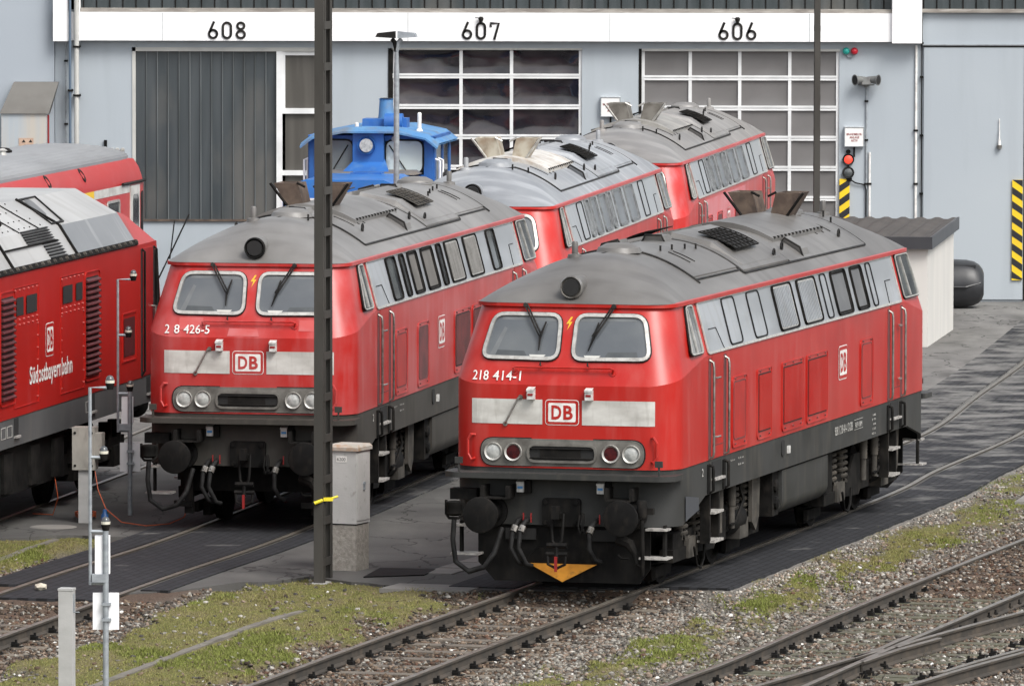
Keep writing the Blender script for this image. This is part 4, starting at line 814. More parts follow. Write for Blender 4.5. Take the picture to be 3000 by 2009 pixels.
# ================================================================ engine shed
YF = 160.35
def shed_wall_mat():
    return mat('pale_blue_grey_render', (.355,.395,.43), (.385,.425,.455), (.15,.15,.2), .8, dirt=(.27,.30,.325), dscale=(2.2,2.2,.22), dlo=.5, dhi=.8, damt=.4, bump=.06, bscale=30)
WALL = shed_wall_mat()
BEAM = mat('white_concrete_beam', (.88,.88,.88), (.85,.855,.86), (.4,.4,.6), .7, dirt=(.55,.53,.50), dscale=(2.6,2.6,.22), dlo=.56, dhi=.8, damt=.5)
FRAMEW = mat('white_door_frame', (.72,.73,.73), (.6,.61,.61), (2,2,2), .5)
FRAMEG = mat('beige_door_frame', (.50,.50,.47), (.42,.42,.4), (2,2,2), .55)
def chan_mat(name, a, b_, rough):
    m = mat(name, a, b_, (4.0,.4,.35), rough, lo=.35, hi=.65, dirt=(.17,.155,.135), dscale=(.5,.3,.3), dlo=.52, dhi=.75, damt=.6, spec=.6); return m
CHAN = chan_mat('channel_glass', (.042,.052,.057), (.062,.073,.079), .25)
CHAND = chan_mat('dark_channel_glass', (.035,.045,.048), (.06,.072,.078), .2)
POLY = mat('grey_door_pane', (.135,.13,.128), (.165,.16,.158), (.7,.7,.7), .3, dirt=(.08,.075,.075), dscale=(.8,.8,.8), damt=.4)
def pane_dark():
    m = mat('dark_wavy_pane', (.012,.012,.016), (.035,.028,.032), (1.2,1.2,2.2), .10, lo=.4, hi=.6, spec=.7)
    n = m.node_tree; tc = n.nodes.new('ShaderNodeTexCoord'); t = n.nodes.new('ShaderNodeTexNoise'); t.inputs['Scale'].default_value = 1.5; t.inputs['Detail'].default_value = 1
    bp = n.nodes.new('ShaderNodeBump'); bp.inputs['Strength'].default_value = .6; bp.inputs['Distance'].default_value = .12
    n.links.new(tc.outputs['Object'], t.inputs[0]); n.links.new(t.outputs[0], bp.inputs['Height']); n.links.new(bp.outputs[0], n.nodes['Principled BSDF'].inputs['Normal']); return m
PANED = pane_dark()
def engine_shed():
    t = thing('engine_shed', 'long pale grey engine shed with white beam numbered 608, 607 and 606 above its doors', 'engine shed', (0, YF, 0))
    D0 = [(-7.83,-3.80,5.18),(-2.56,1.43,5.17),(2.62,6.73,5.17)]; zt = 5.33; TOP = 8.6
    b = MB(); xs = [-9.42]+[v for d_ in D0 for v in d_[:2]]+[8.40]
    for i in range(0, len(xs), 2): b.box(xs[i], xs[i+1], 0, .3, -.3, zt)
    for x0, x1, z in D0: b.box(x0, x1, 0, .3, z, zt)
    b.box(-7.83, -3.80, 0, .3, -.3, 1.62)                               # parapet under the glazed bay
    b.box(-9.42, 8.40, .02, .3, zt, 5.95); b.build('front_wall', WALL, t)
    b = MB(); b.box(-40, -9.43, -.06, .3, -.3, TOP); b.build('left_wall', mat('left_wall_render', (.33,.368,.41), (.355,.395,.435), (.2,.2,.3), .85, dirt=(.3,.34,.38), dscale=(2,2,.5), damt=.35, bump=.05, bscale=25), t)
    b = MB(); b.box(8.405, 40, .02, .3, -.3, 5.93); rw = b.build('right_wall', WALL, t)
    MB().box(-9.44, 8.40, -.25, .02, 5.325, 5.91).build('beam', BEAM, t)
    b = MB(); b.box(-9.44, -9.14, -.32, .02, 5.31, TOP); b.box(-8.96, -8.89, -.30, .02, 5.322, TOP); b.build('column', BEAM, t)
    MB().box(7.80, 8.41, -.34, .02, 5.30, TOP).build('column', BEAM, t)
    # clerestory glazing
    for x0, x1, z0 in ((-8.88,7.80,5.99),(8.41,40,6.0)):
        b = MB(); b.box(x0, x1, .02, .06, z0, 7.9); g = b.build('clerestory_glazing', CHAND, t)
        b = MB(); x = x0+.05
        while x < min(x1, 14): b.box(x-.012, x+.012, -.0, .02, z0, 7.9); x += .27
        b.build('glazing_bars', BOGIE, g)
        MB().box(x0, x1, -.22 if x0 < 0 else -.10, .02, z0-.075, z0).build('window_sill', mat('weathered_sill', (.30,.28,.25), (.2,.18,.16), (2,2,8), .7, dirt=(.5,.48,.44), dscale=(3,3,20), damt=.6), g)
    MB().box(-40, 40, 0, .4, 7.9, TOP).build('parapet', BEAM, t)
    b = MB(); b.box(-40, 40, .3, 30, TOP-.2, TOP); b.box(-40, -39.7, .3, 30, -.3, TOP-.2); b.box(39.7, 40, .3, 30, -.3, TOP-.2); b.box(-40, 40, 29.7, 30, -.3, TOP-.2); b.build('hall_roof', BOGIE, t)
    for x in (-7.2,-2.15,2.0,6.1): MB().box(x-.006, x+.006, -.253, -.2, 5.33, 5.90).build('beam_joint', GALV, t)
    # door numbers
    def digit(ch, x, z0, h, w_):
        N = 16; e = lambda cx, cz, rx, rz, a0, a1, n=N: [(cx+rx*cos(radians_(a0+(a1-a0)*i/n)), cz+rz*sin(radians_(a0+(a1-a0)*i/n))) for i in range(n+1)]
        radians_ = lambda q: q*pi/180
        m = []; sw = .05; wi = w_/2-sw/2
        if ch == '0': m.append((e(x, z0+h-w_/2, wi, wi, 0, 180, 10)+e(x, z0+w_/2, wi, wi, 180, 360, 10), True))
        elif ch == '6': m.append((e(x, z0+w_/2, wi, wi, 0, 360, 20)[:-1], True)); m.append(([(x-wi*.93, z0+w_/2+wi*.35), (x+wi*.25, z0+h-.0)], False))
        elif ch == '8': m.append((e(x, z0+h*.27, wi, h*.27-sw/2, 0, 360, 20)[:-1], True)); m.append((e(x, z0+h*.75, wi*.86, h*.25-sw/2, 0, 360, 20)[:-1], True))
        elif ch == '7': m.append(([(x-wi, z0+h-.10), (x-wi, z0+h-sw/2), (x+wi, z0+h-sw/2), (x-wi*.15, z0)], False))
        return m, sw
    for s_, cx in (('608',-5.87),('607',-.65),('606',4.62)):
        b = MB()
        for ch, dx in zip(s_, (-.285, .0, .285)):
            m, sw = digit(ch, cx+dx, 5.355, .365, .215)
            for pts, cl in m: stroke_poly(b, pts, sw, lambda x, z, o: (x, -.25-o, z), .02, cl)
        b.build('bay_number', BLACK, t)
    # bay 608: folding channel-glass leaf and side window
    x0, x1 = -7.83, -3.80
    b = MB(); b.box(x0, x0+.07, -.02, .2, 1.62, 5.18); b.box(x0, x1, -.02, .2, 5.1, 5.18); b.build('bay_frame', FRAMEG, t)
    b = MB(); b.box(x0+.07, -4.86, .06, .10, 1.62, 5.10); gl = b.build('channel_glass_wall', CHAN, t)
    b = MB()
    for i in range(1, 13): x = x0+.07+i*.2235; b.box(x-.01, x+.01, .03, .06, 1.64, 5.10)
    b.build('glazing_joints', mat('joint_grey', (.12,.135,.14), (.05,.06,.06), (3,1,.3), .5), gl); MB().box(x0, -4.86, -.05, .06, 1.60, 1.64).build('window_sill', RUST, gl)
    b = MB(); b.box(-4.86, -4.74, -.03, .2, 1.62, 5.10); b.box(-4.74, -3.80, -.0, .15, 3.82, 3.93); b.box(-4.74, -3.80, -.0, .15, 2.55, 2.65); b.box(-4.74, -3.80, -.0, .15, 1.62, 1.72); b.box(-4.74, -4.68, 0, .15, 3.93, 5.1); b.box(-3.86, -3.80, 0, .15, 1.62, 5.1); b.box(-4.68, -3.86, .02, .12, 5.02, 5.10); b.build('side_window_frame', FRAMEW, t)
    b = MB()
    for z0, z1 in ((3.93,5.02),(2.65,3.82),(1.72,2.55)): b.box(-4.68, -3.86, .08, .12, z0, z1)
    b.build('side_window_pane', mat('brown_net_pane', (.07,.066,.058), (.095,.09,.08), (5,1,.4), .3), t)
    # bays 607 and 606: sectional doors
    def sect(x0, x1, cols, rows, pm, fm, nm):
        b = MB(); b.box(x0, x1, .14, .18, -.02, 5.15); d_ = b.build('sectional_door', fm, t)
        for i in range(len(cols)-1):
            for k in range(len(rows)-1):
                b = MB(); xa, xb, za, zb_ = cols[i]+.03, cols[i+1]-.03, rows[k]+.045, rows[k+1]-.045; amp = .05 if pm is PANED else .012
                b.grid([[(xa+(xb-xa)*u/10, .075+amp*(1-(u/5-1)**4)*(1-(v/3-1)**4), za+(zb_-za)*v/6) for u in range(11)] for v in range(7)]); b.build('door_pane', pm, d_, 60)
        b = MB()
        for c in cols: b.box(c-.034, c+.034, .04, .10, 0, 5.14)
        for r in rows[1:-1]: b.box(x0+.03, x1-.03, .035, .10, r+.006, r+.05); b.box(x0+.03, x1-.03, .036, .10, r-.05, r-.006)
        b.build('door_bars', fm, d_)
    sect(-2.50, 1.43, [-2.42,-1.06,-.02,1.40], [0,.82,1.44,2.08,2.72,3.35,3.97,4.60,5.17], PANED, FRAMEW, 'x')
    sect(2.66, 6.73, [2.69,3.66,4.68,5.71,6.70], [0,.86,1.47,2.09,2.71,3.33,3.95,4.57,5.16], POLY, FRAMEW, 'x')
    MB().box(-2.56, -2.47, -.02, .1, 0, 5.17).build('door_jamb', BOGIE, t); MB().box(2.60, 2.66, -.01, .1, 0, 5.17).build('door_jamb', BOGIE, t)
    b = MB(); b.box(2.66, 6.74, -.02, .08, 5.12, 5.17); b.box(-2.5, 1.43, -.02, .08, 5.14, 5.18); b.build('door_lintel', FRAMEG, t)
    # big sliding door on the right
    b = MB(); b.box(8.47, 10.53, -.02, .02, .02, 5.21); sdr = b.build('sliding_door', WALL, rw)
    b = MB(); b.box(8.45, 10.56, -.03, .02, 5.215, 5.25); b.box(10.535, 10.57, -.03, .02, .0, 5.215); b.build('door_edge', BLACK, sdr)
    MB().box(8.41, 40, -.05, .02, 5.25, 5.275).build('cable_duct', GALV, rw)
engine_shed()
def wallthing(name, label, cat, x, z, group=None): return thing(name, label, cat, (x, YF, z), 0, group)
def conduit(name, label, m_, x, z0, z1, r, clips, extra=None, off=.05, group='pipes on the shed front'):
    t = wallthing(name, label, 'pipe', x, 0, group)
    b = MB(); b.tube([(0,-off,z0),(0,-off,z1)], r, 8); b.build('tube', m_, t)
    for z in clips: MB().box(-r-.02, r+.02, -off-r-.012, .0, z-.02, z+.02).build('clip', BOGIE, t)
    return t
conduit('drain_pipe', 'thick white drain pipe left of door 608', FRAMEG, -8.955, -.05, 8.5, .05, (.8,2.5,4.2,5.2), off=.37)
conduit('cable_conduit', 'thin dark blue conduit beside the drain pipe left of door 608', mat('blue_grey_pipe', (.09,.13,.18), None, rough=.5), -9.09, -.05, 8.5, .028, (1,4.3), off=.36)
conduit('cable_conduit', 'thin grey conduit nearest the corner left of door 608', GALV, -9.19, -.05, 5.3, .016, (1.5,3.6,4.9), off=.05)
conduit('cable_conduit', 'white conduit running down below the right white column', WHITE, 8.31, -.05, 5.25, .025, (2.4,3.5), off=.03)
conduit('cable_conduit', 'thin dark conduit at the edge of the right wall', DARKM, 8.425, -.05, 8.4, .014, (.8,2.2,3.4,4.6,5.3), off=.05)
conduit('cable_conduit', 'grey conduit leading up to the twin loudspeaker', GALV, 7.29, -.05, 4.4, .018, (2.4,3.3,4.1), off=.03)
conduit('cable_conduit', 'white conduit below the small alarm sign right of door 606', WHITE, 7.36, -.05, 3.05, .022, (2.4,), off=.03)
def alarm_sign(x, z, label):
    t = wallthing('alarm_sign', label, 'sign', x, z, 'white fire alarm signs')
    b = MB(); b.box(-.205, .205, -.11, 0, -.205, .205); b.build('sign_box', mat('opal_sign', (.8,.8,.78), (.74,.74,.72), (2,2,2), .4), t)
    b = MB(); b.rim([(-.205,-.205),(.205,-.205),(.205,.205),(-.205,.205)], [(-.19,-.19),(.19,-.19),(.19,.19),(-.19,.19)], lambda x_, z_, o: (x_, -.11-o, z_), .012); b.build('sign_edge', GALV, t)
    b = MB(); f = lambda u, v: (u, -.114, v)
    put_text(b, 'BRANDMELDE-', -.16, .16, .03, .075, f, .02); put_text(b, 'ANLAGE', -.10, .10, -.035, .01, f, .02); put_text(b, 'AKTIV', -.07, .07, -.10, -.055, f, .02)
    b.build('sign_lettering', REDP, t)
    b = MB(); b.tube([(.0,-.05,-.2),(.0,-.05,-.42)], .02, 5); b.build('cable', DARKM, t)
alarm_sign(2.02, 3.975, 'white alarm sign reading BRANDMELDE-ANLAGE AKTIV left of door 606')
alarm_sign(7.04, 3.37, 'white alarm sign reading BRANDMELDE-ANLAGE AKTIV right of door 606')
t = wallthing('signal_light', 'lit red round signal lamp with unlit lower lamp beside door 606', 'signal', 6.92, 2.78)
for z, nm, m_ in ((.12,'red_lamp',None),(-.15,'dark_lamp',None)):
    b = MB(); b.lathe([(.115,0),(.125,-.05),(.115,-.07),(.09,-.06)], (0,-.02,z), (0,1,0), 18); b.build('lamp_housing', BLACK, t, 40)
    b = MB(); b.lathe([(.085,-.085),(.05,-.10),(.005,-.105)], (0,.0,z), (0,1,0), 16); b.build('lens', emis(mat('lit_red_lens', (.7,.03,.02), None, rough=.4), (1,.06,.03), .9) if z > 0 else GLASSD, t, 60)
b = MB(); b.box(-.02, .02, -.04, 0, -.35, .3); b.lathe([(.05,0),(.05,.05)], (0,-.06,.28), (0,1,0), 10); b.lathe([(.06,0),(.06,.06)], (.02,-.06,-.28), (0,1,0), 10); b.tube([(.02,-.06,-.28),(.15,-.05,-.36),(.34,-.04,-.4),(.37,-.04,-.5),(.37,-.04,-2.7)], .015, 5); b.build('bracket', DARKM, t)
t = wallthing('signal_light', 'pair of small green and red dome lamps at the top right of door 606', 'signal', 6.95, 5.13)
for x, m_ in ((-.085, mat('green_dome', (.02,.33,.28), None, rough=.25)), (.085, mat('red_dome', (.5,.015,.03), None, rough=.25))):
    b = MB(); b.lathe([(.07,0),(.075,-.05),(.05,-.09),(.01,-.10)], (x,-.02,0), (0,1,0), 14); b.build('dome', m_, t, 60)
b = MB(); b.tube([(-.085,-.03,-.06),(-.04,-.03,-.13),(.04,-.03,-.13),(.085,-.03,-.06)], .012, 5); b.box(-.12, .12, -.02, 0, -.05, .05); b.build('cable', GALV, t)
t = wallthing('loudspeaker', 'twin grey horn loudspeakers on the wall right of door 606', 'loudspeaker', 7.28, 4.55)
for s in (-1, 1):
    b = MB(); b.lathe([(.06,.0),(.075,.10),(.085,.2),(.115,.235),(.115,.25),(.095,.245)], (s*.03,-.14,.0), (s*.86,-.5,-.04), 16); hn = b.build('horn', mat('dull_horn_grey', (.16,.165,.16), (.11,.112,.11), (6,6,6), .5), t, 50)
    b = MB(); b.lathe([(.095,.246),(.05,.225)], (s*.03,-.14,.0), (s*.86,-.5,-.04), 14); b.build('horn_mouth', SLOT, hn)
b = MB(); b.box(-.10, .10, -.24, -.02, -.10, .05); b.tube([(-.16,-.12,.06),(-.16,-.14,-.11),(.16,-.14,-.11),(.16,-.12,.06)], .016, 5); b.box(-.04, .04, -.1, 0, -.15, -.05); b.build('bracket', mat('speaker_box_grey', (.2,.205,.2), (.14,.14,.138), (8,8,8), .55), t)
HZ = mat('hazard_black_stripe', (.012,.013,.016), None, rough=.5); HY = mat('hazard_yellow', (.80,.55,.012), (.74,.49,.02), (3,3,3), .45)
def hazard(x0, x1, z0, z1, lean, label, off):
    t = wallthing('hazard_board', label, 'hazard marking', (x0+x1)/2, 0, 'black and yellow hazard boards'); w_ = x1-x0
    b = MB(); b.box(-w_/2, w_/2, -off, -off+.018, z0, z1); b.build('board', HY, t)
    b = MB(); z = z0-.4; f = lambda x, zz: (x, -off-.003, zz)
    while z < z1+.3:
        p = [(-w_/2, z+(.0 if lean > 0 else .15)), (w_/2, z+(.15 if lean > 0 else 0)), (w_/2, z+(.15 if lean > 0 else 0)+.145), (-w_/2, z+(0 if lean > 0 else .15)+.145)]
        p = [(x, min(max(q, z0), z1)) for x, q in p]
        if max(q[1] for q in p)-min(q[1] for q in p) > .01 and p[0][1] < z1 and p[3][1] > z0: b.add([f(*q) for q in p], [(0,1,2,3)])
        z += .29
    b.build('stripes', HZ, t)
hazard(6.74, 6.95, .3, 2.5, 1, 'tall black and yellow hazard board under the red signal lamp beside door 606', .05)
hazard(10.30, 10.515, .42, 2.49, -1, 'black and yellow hazard board on the edge of the right sliding door', .06)
t = wallthing('wall_lamp', 'small white hanging wall lamp on the right sliding door', 'lamp', 10.03, 3.3)
b = MB(); b.tube([(0,-.05,.1),(0,-.05,.45)], .010, 5); b.lathe([(.010,.2),(.014,.05),(.034,-.05),(.028,-.1)], (0,-.07,0), (0,0,1), 12); b.build('stem', WHITE, t, 40); b = MB(); b.lathe([(.06,0),(.05,-.07),(.01,-.09)], (0,-.07,-.1), (0,0,1), 10); b.build('bulb_cage', STEEL, t, 40)
for x, lb in ((-.65,'small black lamp standing over the zero of 607'),(4.62,'small black lamp standing over the zero of 606')):
    t = wallthing('beam_lamp', lb, 'lamp', x, 5.75, 'small lamps on the white beam')
    b = MB(); b.lathe([(.03,0),(.05,.05),(.06,.09),(.03,.12)], (0,-.33,-.04), (0,0,1), 10); b.build('lamp_head', BLACK, t, 40); b = MB(); b.tube([(0,-.25,.0),(0,-.33,.0),(0,-.33,-.03)], .02, 5); b.tube([(0,-.27,.05),(-.12,-.33,.06)], .008, 4); b.build('arm', BLACK, t)
# little fittings left of the bay 608
t = wallthing('wall_socket', 'row of three round cable glands with dark stub left of door 608', 'socket', -8.14, 3.07)
b = MB()
for x in (-.11, 0, .11): b.lathe([(.045,0),(.045,-.03),(.03,-.035)], (x,-.0,0), (0,1,0), 10)
b.build('gland', ALU, t, 40); b = MB(); b.box(-.27, -.21, -.06, 0, -.02, .2); b.build('stub', DARKM, t)
# grey hood on the left wall
t = wallthing('ventilation_duct', 'galvanised duct with sloping brown hood against the left wall', 'duct', -9.95, 0)
b = MB(); b.box(-.53, .40, -.75, -.07, -.1, 3.84); b.build('duct', mat('streaky_zinc', (.40,.44,.47), (.48,.45,.40), (5,5,.3), .5, metal=.2, dirt=(.3,.36,.42), dscale=(6,6,.3), damt=.5), t)
b = MB(); b.hexa([(-.56,-.8,3.84),(.44,-.8,3.84),(.44,-.07,3.84),(-.56,-.07,3.84)], [(-.3,-.3,4.47),(.62,-.3,4.47),(.62,-.07,4.47),(-.3,-.07,4.47)]); b.build('hood', mat('brown_hood', (.125,.12,.11), (.10,.095,.085), (2,2,2), .6), t)
b = MB(); b.box(-.17, .13, -.762, -.75, 3.12, 3.34); lb_ = b.build('label_plate', mat('rusty_label', (.5,.36,.27), (.38,.26,.2), (9,9,9), .6), t); b = MB(); b.add([(-.11,-.766,3.25),(-.03,-.766,3.25),(-.07,-.766,3.31)], [(0,1,2)]); b.add([(.03,-.766,3.25),(.11,-.766,3.25),(.07,-.766,3.31)], [(0,1,2)]); b.grid([[(x,-.766,z) for x in (-.05,.06)] for z in (3.16,3.2)]); b.build('label_marks', BLACK, lb_)
MB().box(.405, .435, -.5, -.4, 2.2, 3.8).build('pipe', REDP, t)
# ================================================================ masts, lamp, cabinets, posts, shed
def lattice_mast(label, x, y, w_, d_, h, z0, gap, band=None, sidex=1):
    t = thing('lattice_mast', label, 'mast', (x, y, z0), 0, 'dark steel lattice masts')
    m_ = mat('mast_brown_grey', (.05,.048,.043), (.066,.062,.056), (2,2,.6), .6, spec=.2, dirt=(.035,.03,.025), dscale=(4,4,1), damt=.5)
    tp = lambda z: 1-.12*z/h
    for s in (-1, 1):   # two channels, front and back
        b = MB(); y0 = s*d_/2; f = .03
        b.hexa([(-w_/2,y0-f,0),(w_/2,y0-f,0),(w_/2,y0+f,0),(-w_/2,y0+f,0)], [(-w_/2*.92,y0*.85-f,h),(w_/2*.92,y0*.85-f,h),(w_/2*.92,y0*.85+f,h),(-w_/2*.92,y0*.85+f,h)])
        for sx in (-1, 1):
            b.hexa([(sx*w_/2-.006,y0-.03*s,0),(sx*w_/2+.006,y0-.03*s,0),(sx*w_/2+.006,y0-.075*s,0),(sx*w_/2-.006,y0-.075*s,0)], [(sx*w_/2*.92-.006,y0*.85-.03*s,h),(sx*w_/2*.92+.006,y0*.85-.03*s,h),(sx*w_/2*.92+.006,y0*.85-.075*s,h),(sx*w_/2*.92-.006,y0*.85-.075*s,h)])
        b.build('channel', m_, t)
    n = int(h/gap)
    for i in range(n):
        z = .25+i*gap; k = 1-.1*z/h
        for sx in (-1, 1): MB().box(sx*w_/2*k-.008, sx*w_/2*k+.008, -d_/2*k, d_/2*k, z, z+.10).build('batten_plate', m_, t)
    b = MB(); b.box(-w_/2-.05, w_/2+.05, -d_/2-.06, d_/2+.06, -.3, .03); b.build('footing', CONC, t); return t
mt = lattice_mast('tall dark lattice mast in front of the faded red locomotive, beside the grey cabinet', -2.45, 100.85, .125, .42, 10.5, -.09, .535)
mt.rotation_euler.z = R(-14)
lattice_mast('dark lattice mast standing behind the nearest locomotive before door 606', 5.28, 135, .10, .24, 12, -.05, .6)
t = thing('clamp', 'yellow clamp bar fixed round the tall lattice mast', 'clamp', (-2.44, 100.66, .97), -10)
b = MB(); b.cyl((-.13,-.05,.01), (-.02,-.05,.05), .022, 8); b.cyl((.11,0,.07), (.19,.02,.09), .015, 8); b.box(-.03, .12, -.03, .02, .035, .08); b.build('bar', mat('safety_yellow', (.75,.62,.02), None, rough=.5), t); b = MB(); b.cyl((-.15,-.05,.003), (-.13,-.05,.01), .021, 8); b.build('end_cap', BLACK, t)
t = thing('street_lamp', 'galvanised lamp post with two grey lamp heads before door 607', 'street lamp', (-1.98,133,-.05))
b = MB(); b.tube([(0,0,0),(0,0,2.2),(0,0,5.6),(0,0,6.0)], [.055,.052,.046,.03], 12); b.build('pole', GALV, t, 40)
for s in (-1, 1):
    b = MB(); b.tube([(0,0,5.95),(s*.03,-.02,6.1),(s*.08,-.03,6.16)], .04, 7); a = Vector((s*.08, -.03, 6.18)); u = Vector((s*.95, -.15, .16)).normalized(); v = Vector((.1, 1, 0)).normalized(); nn = u.cross(v).normalized()*(1 if u.cross(v).z > 0 else -1)
    q = lambda l, w_, z_: tuple(a+u*l+v*w_+nn*z_)
    b.hexa([q(-.06,-.08,0), q(.27,-.15,-.03), q(.27,.15,-.03), q(-.06,.08,0)], [q(-.04,-.05,.12), q(.25,-.12,.04), q(.25,.12,.04), q(-.04,.05,.12)]); b.build('lamp_head', DARKM if s < 0 else GALV, t)
def cabinet():
    t = thing('electric_cabinet', 'pale grey cabinet numbered 6200 with rust-stained cap on a concrete base', 'cabinet', (-2.14,102.2,-.07), 22)
    g = mat('speckled_cabinet_grey', (.46,.455,.44), (.40,.395,.38), (3,3,2), .75, dirt=(.2,.19,.17), dscale=(14,14,9), dlo=.6, dhi=.75, damt=.7, bump=.15)
    g2 = mat('granular_base', (.27,.25,.22), (.36,.34,.30), (18,18,18), .9, dirt=(.14,.13,.11), dscale=(22,22,22), damt=.5, bump=.5)
    MB().box(-.19, .19, -.21, .21, -.3, .64).build('base', g2, t); MB().box(-.185, .185, -.205, .205, .64, .66).build('gap', SLOT, t)
    MB().box(-.2, .2, -.225, .225, .66, 1.62).build('housing', g, t)
    b = MB(); b.box(-.225, .225, -.25, .25, 1.62, 1.665); b.hexa([(-.225,-.25,1.665),(.225,-.25,1.665),(.225,.25,1.665),(-.225,.25,1.665)], [(-.2,-.22,1.70),(.2,-.22,1.70),(.2,.22,1.70),(-.2,.22,1.70)]); b.build('cap', mat('rust_stained_cap', (.42,.39,.35), (.36,.21,.12), (6,6,6), .8, lo=.5, hi=.7, dirt=(.3,.28,.2), dscale=(7,7,7), damt=.5, bump=.2), t)
    b = MB(); b.box(.2, .208, -.20, .20, .70, 1.58); dr = b.build('door', g, t); b = MB(); b.lathe([(.03,0),(.03,.02)], (.208,.0,1.18), (1,0,0), 10); b.box(.208, .225, -.02, .02, 1.10, 1.2); b.build('handle', GALV, dr)
    MB().box(-.09, .06, -.229, -.225, 1.47, 1.55).build('number_plate', WHITE, t); b = MB(); put_text(b, '6200', -.075, .045, 1.487, 1.533, lambda u, v: (u, -.2315, v)); b.build('plate_digits', BLACK, t)
cabinet()
t = thing('control_box', 'weathered grey control box on a concrete post beside the angular locomotive', 'control box', (-5.99,109,-.06), 10)
MB().box(-.08, .08, -.08, .08, -.1, .78).build('post', CONC, t)
b = MB(); b.box(-.16, .16, -.12, .12, .78, 1.38); b.box(.16, .26, -.1, .1, .95, 1.30); b.build('box', mat('weathered_box', (.30,.29,.26), (.38,.36,.32), (5,5,3), .6, dirt=(.1,.09,.08), dscale=(8,8,4), damt=.5), t)
b = MB()
for z in (.84, 1.3): b.lathe([(.02,0),(.02,.01)], (-.12,-.12,z), (0,-1,0), 6); b.lathe([(.02,0),(.02,.01)], (.12,-.12,z), (0,-1,0), 6)
b.build('hinges', BOGIE, t)
def light_post(label, x, y, z0, armtop, zt, zlow, boxz, platez, s=1.0, post_h=None):
    """galvanised post with a lamp on top, a second tube beside it carrying two lamps on arms, a white box and a sign seen from behind"""
    t = thing('signal_post', label, 'signal post', (x, y, z0), 0, 'galvanised posts with dome lamps')
    Z = lambda z: z-z0
    MB().tube([(0,0,-.2),(0,0,Z(zt)-.06)], .034, 10).build('post', GALV, t, 40)
    ax = -.17
    b = MB(); b.tube([(ax,.0,Z(boxz[0])-.12),(ax,0,Z(armtop)),(ax+.19,0,Z(armtop))], .019, 8); b.tube([(ax,0,Z(zlow)),(ax+.13,0,Z(zlow))], .019, 8); b.tube([(ax,0,Z(boxz[1])+.05),(0,0,Z(boxz[1])+.05)], .02, 8); b.tube([(ax,0,Z(boxz[0])-.10),(0,0,Z(boxz[0])-.10)], .02, 8); b.build('side_tube', GALV2 if 0 else GALV, t)
    for lx, lz in ((0,zt),(ax+.22,armtop+.05),(ax+.15,zlow+.04)):
        b = MB(); b.lathe([(.035,-.07),(.045,-.03),(.05,0)], (lx,0,Z(lz)), (0,0,1), 12); lm = b.build('lamp', BOGIE, t, 40)
        b = MB(); b.lathe([(.05,0),(.052,.03)], (lx,0,Z(lz)), (0,0,1), 12); b.build('lamp_ring', mat('pale_ring', (.62,.6,.5), None, rough=.4), lm)
        b = MB(); b.lathe([(.046,.03),(.044,.05),(.03,.075),(.005,.085)], (lx,0,Z(lz)), (0,0,1), 12); b.build('lamp_dome', GLASSD, lm, 60)
    b = MB(); b.box(-.12, .045, -.05+.06, .06+.06, Z(boxz[0]), Z(boxz[1])); bx_ = b.build('white_box', GALV2, t); MB().box(-.15, .0, -.04, .05, Z(boxz[0])-.09, Z(boxz[0])).build('box_foot', GALV, bx_)
    b = MB(); b.box(-.145, .145, .035, .045, Z(platez[0]), Z(platez[1])); pl = b.build('sign_plate', GALV2, t)
    b = MB()
    for k in (.28, .7): zz = Z(platez[0])+(platez[1]-platez[0])*k; b.box(-.045, .06, -.045, .035, zz-.016, zz+.016)
    b.build('clamps', GALV, pl)
light_post('nearest galvanised post with dome lamps and white sign plate beside the square grey post', -4.48, 85.6, -.1, 3.56, 2.05, 2.79, (1.50,1.92), (.88,1.29))
light_post('galvanised post with dome lamps standing between the two left locomotives', -5.42, 110.2, -.06, 3.32, 1.80, 2.53, (1.27,1.65), (.59,1.0))
t = thing('marker_post', 'square pale grey post at the bottom left corner', 'post', (-4.91,85.6,-.12), 12)
MB().box(-.078, .078, -.07, .07, -.2, 1.44).build('column', CONC, t); MB().box(-.084, .084, -.076, .076, 1.44, 1.465).build('cap', CONC, t); b = MB(); b.tube([(.07,0,1.2),(.15,-.02,1.2)], .006, 4); b.box(.078, .083, -.03, .03, 1.2, 1.4); b.build('latch', GALV, t)
def small_shed():
    t = thing('storage_shed', 'small white shed with dark corrugated roof behind the nearest locomotive', 'shed', (7.82,146.3,-.02), 8.6)
    wl = mat('white_shed_render', (.60,.585,.55), (.55,.54,.51), (1.5,1.5,.4), .8, dirt=(.42,.41,.39), dscale=(6,6,.4), damt=.35)
    MB().box(-3.4, 0, 0, 5.2, -.2, 1.86).build('walls', wl, t)
    rm = mat('dark_corrugated_roof', (.058,.051,.046), (.075,.066,.06), (2,2,2), .55, spec=.25)
    b = MB(); n = 21
    b.grid([[(-3.45+3.5*i/(n*2), y, z+(.035 if i % 4 in (1, 2) else 0)) for i in range(n*2+1)] for y, z in ((-.12,2.03),(5.25,2.14))]); rf = b.build('roof_sheet', rm, t)
    b = MB(); b.box(-3.5, .10, -.16, -.12, 1.84, 2.07); b.hexa([(.06,-.12,1.84),(.10,-.12,1.84),(.10,5.3,1.95),(.06,5.3,1.95)], [(.06,-.12,2.07),(.10,-.12,2.07),(.10,5.3,2.18),(.06,5.3,2.18)]); b.build('fascia', mat('dark_grey_fascia', (.035,.036,.042), (.045,.046,.05), (2,2,2), .45), rf)
small_shed()
t = thing('grit_bin', 'rounded black grit bin against the wall beside the white shed', 'bin', (8.95,158.4,-.0), 4)
bk = mat('black_plastic', (.018,.019,.021), (.026,.027,.03), (3,3,3), .42)
pr = [(-.35,.0),(-.50,.18),(-.56,.40),(-.54,.56),(-.44,.78),(-.30,.90),(-.1,.94),(.3,.94),(.42,.6),(.42,.0)]
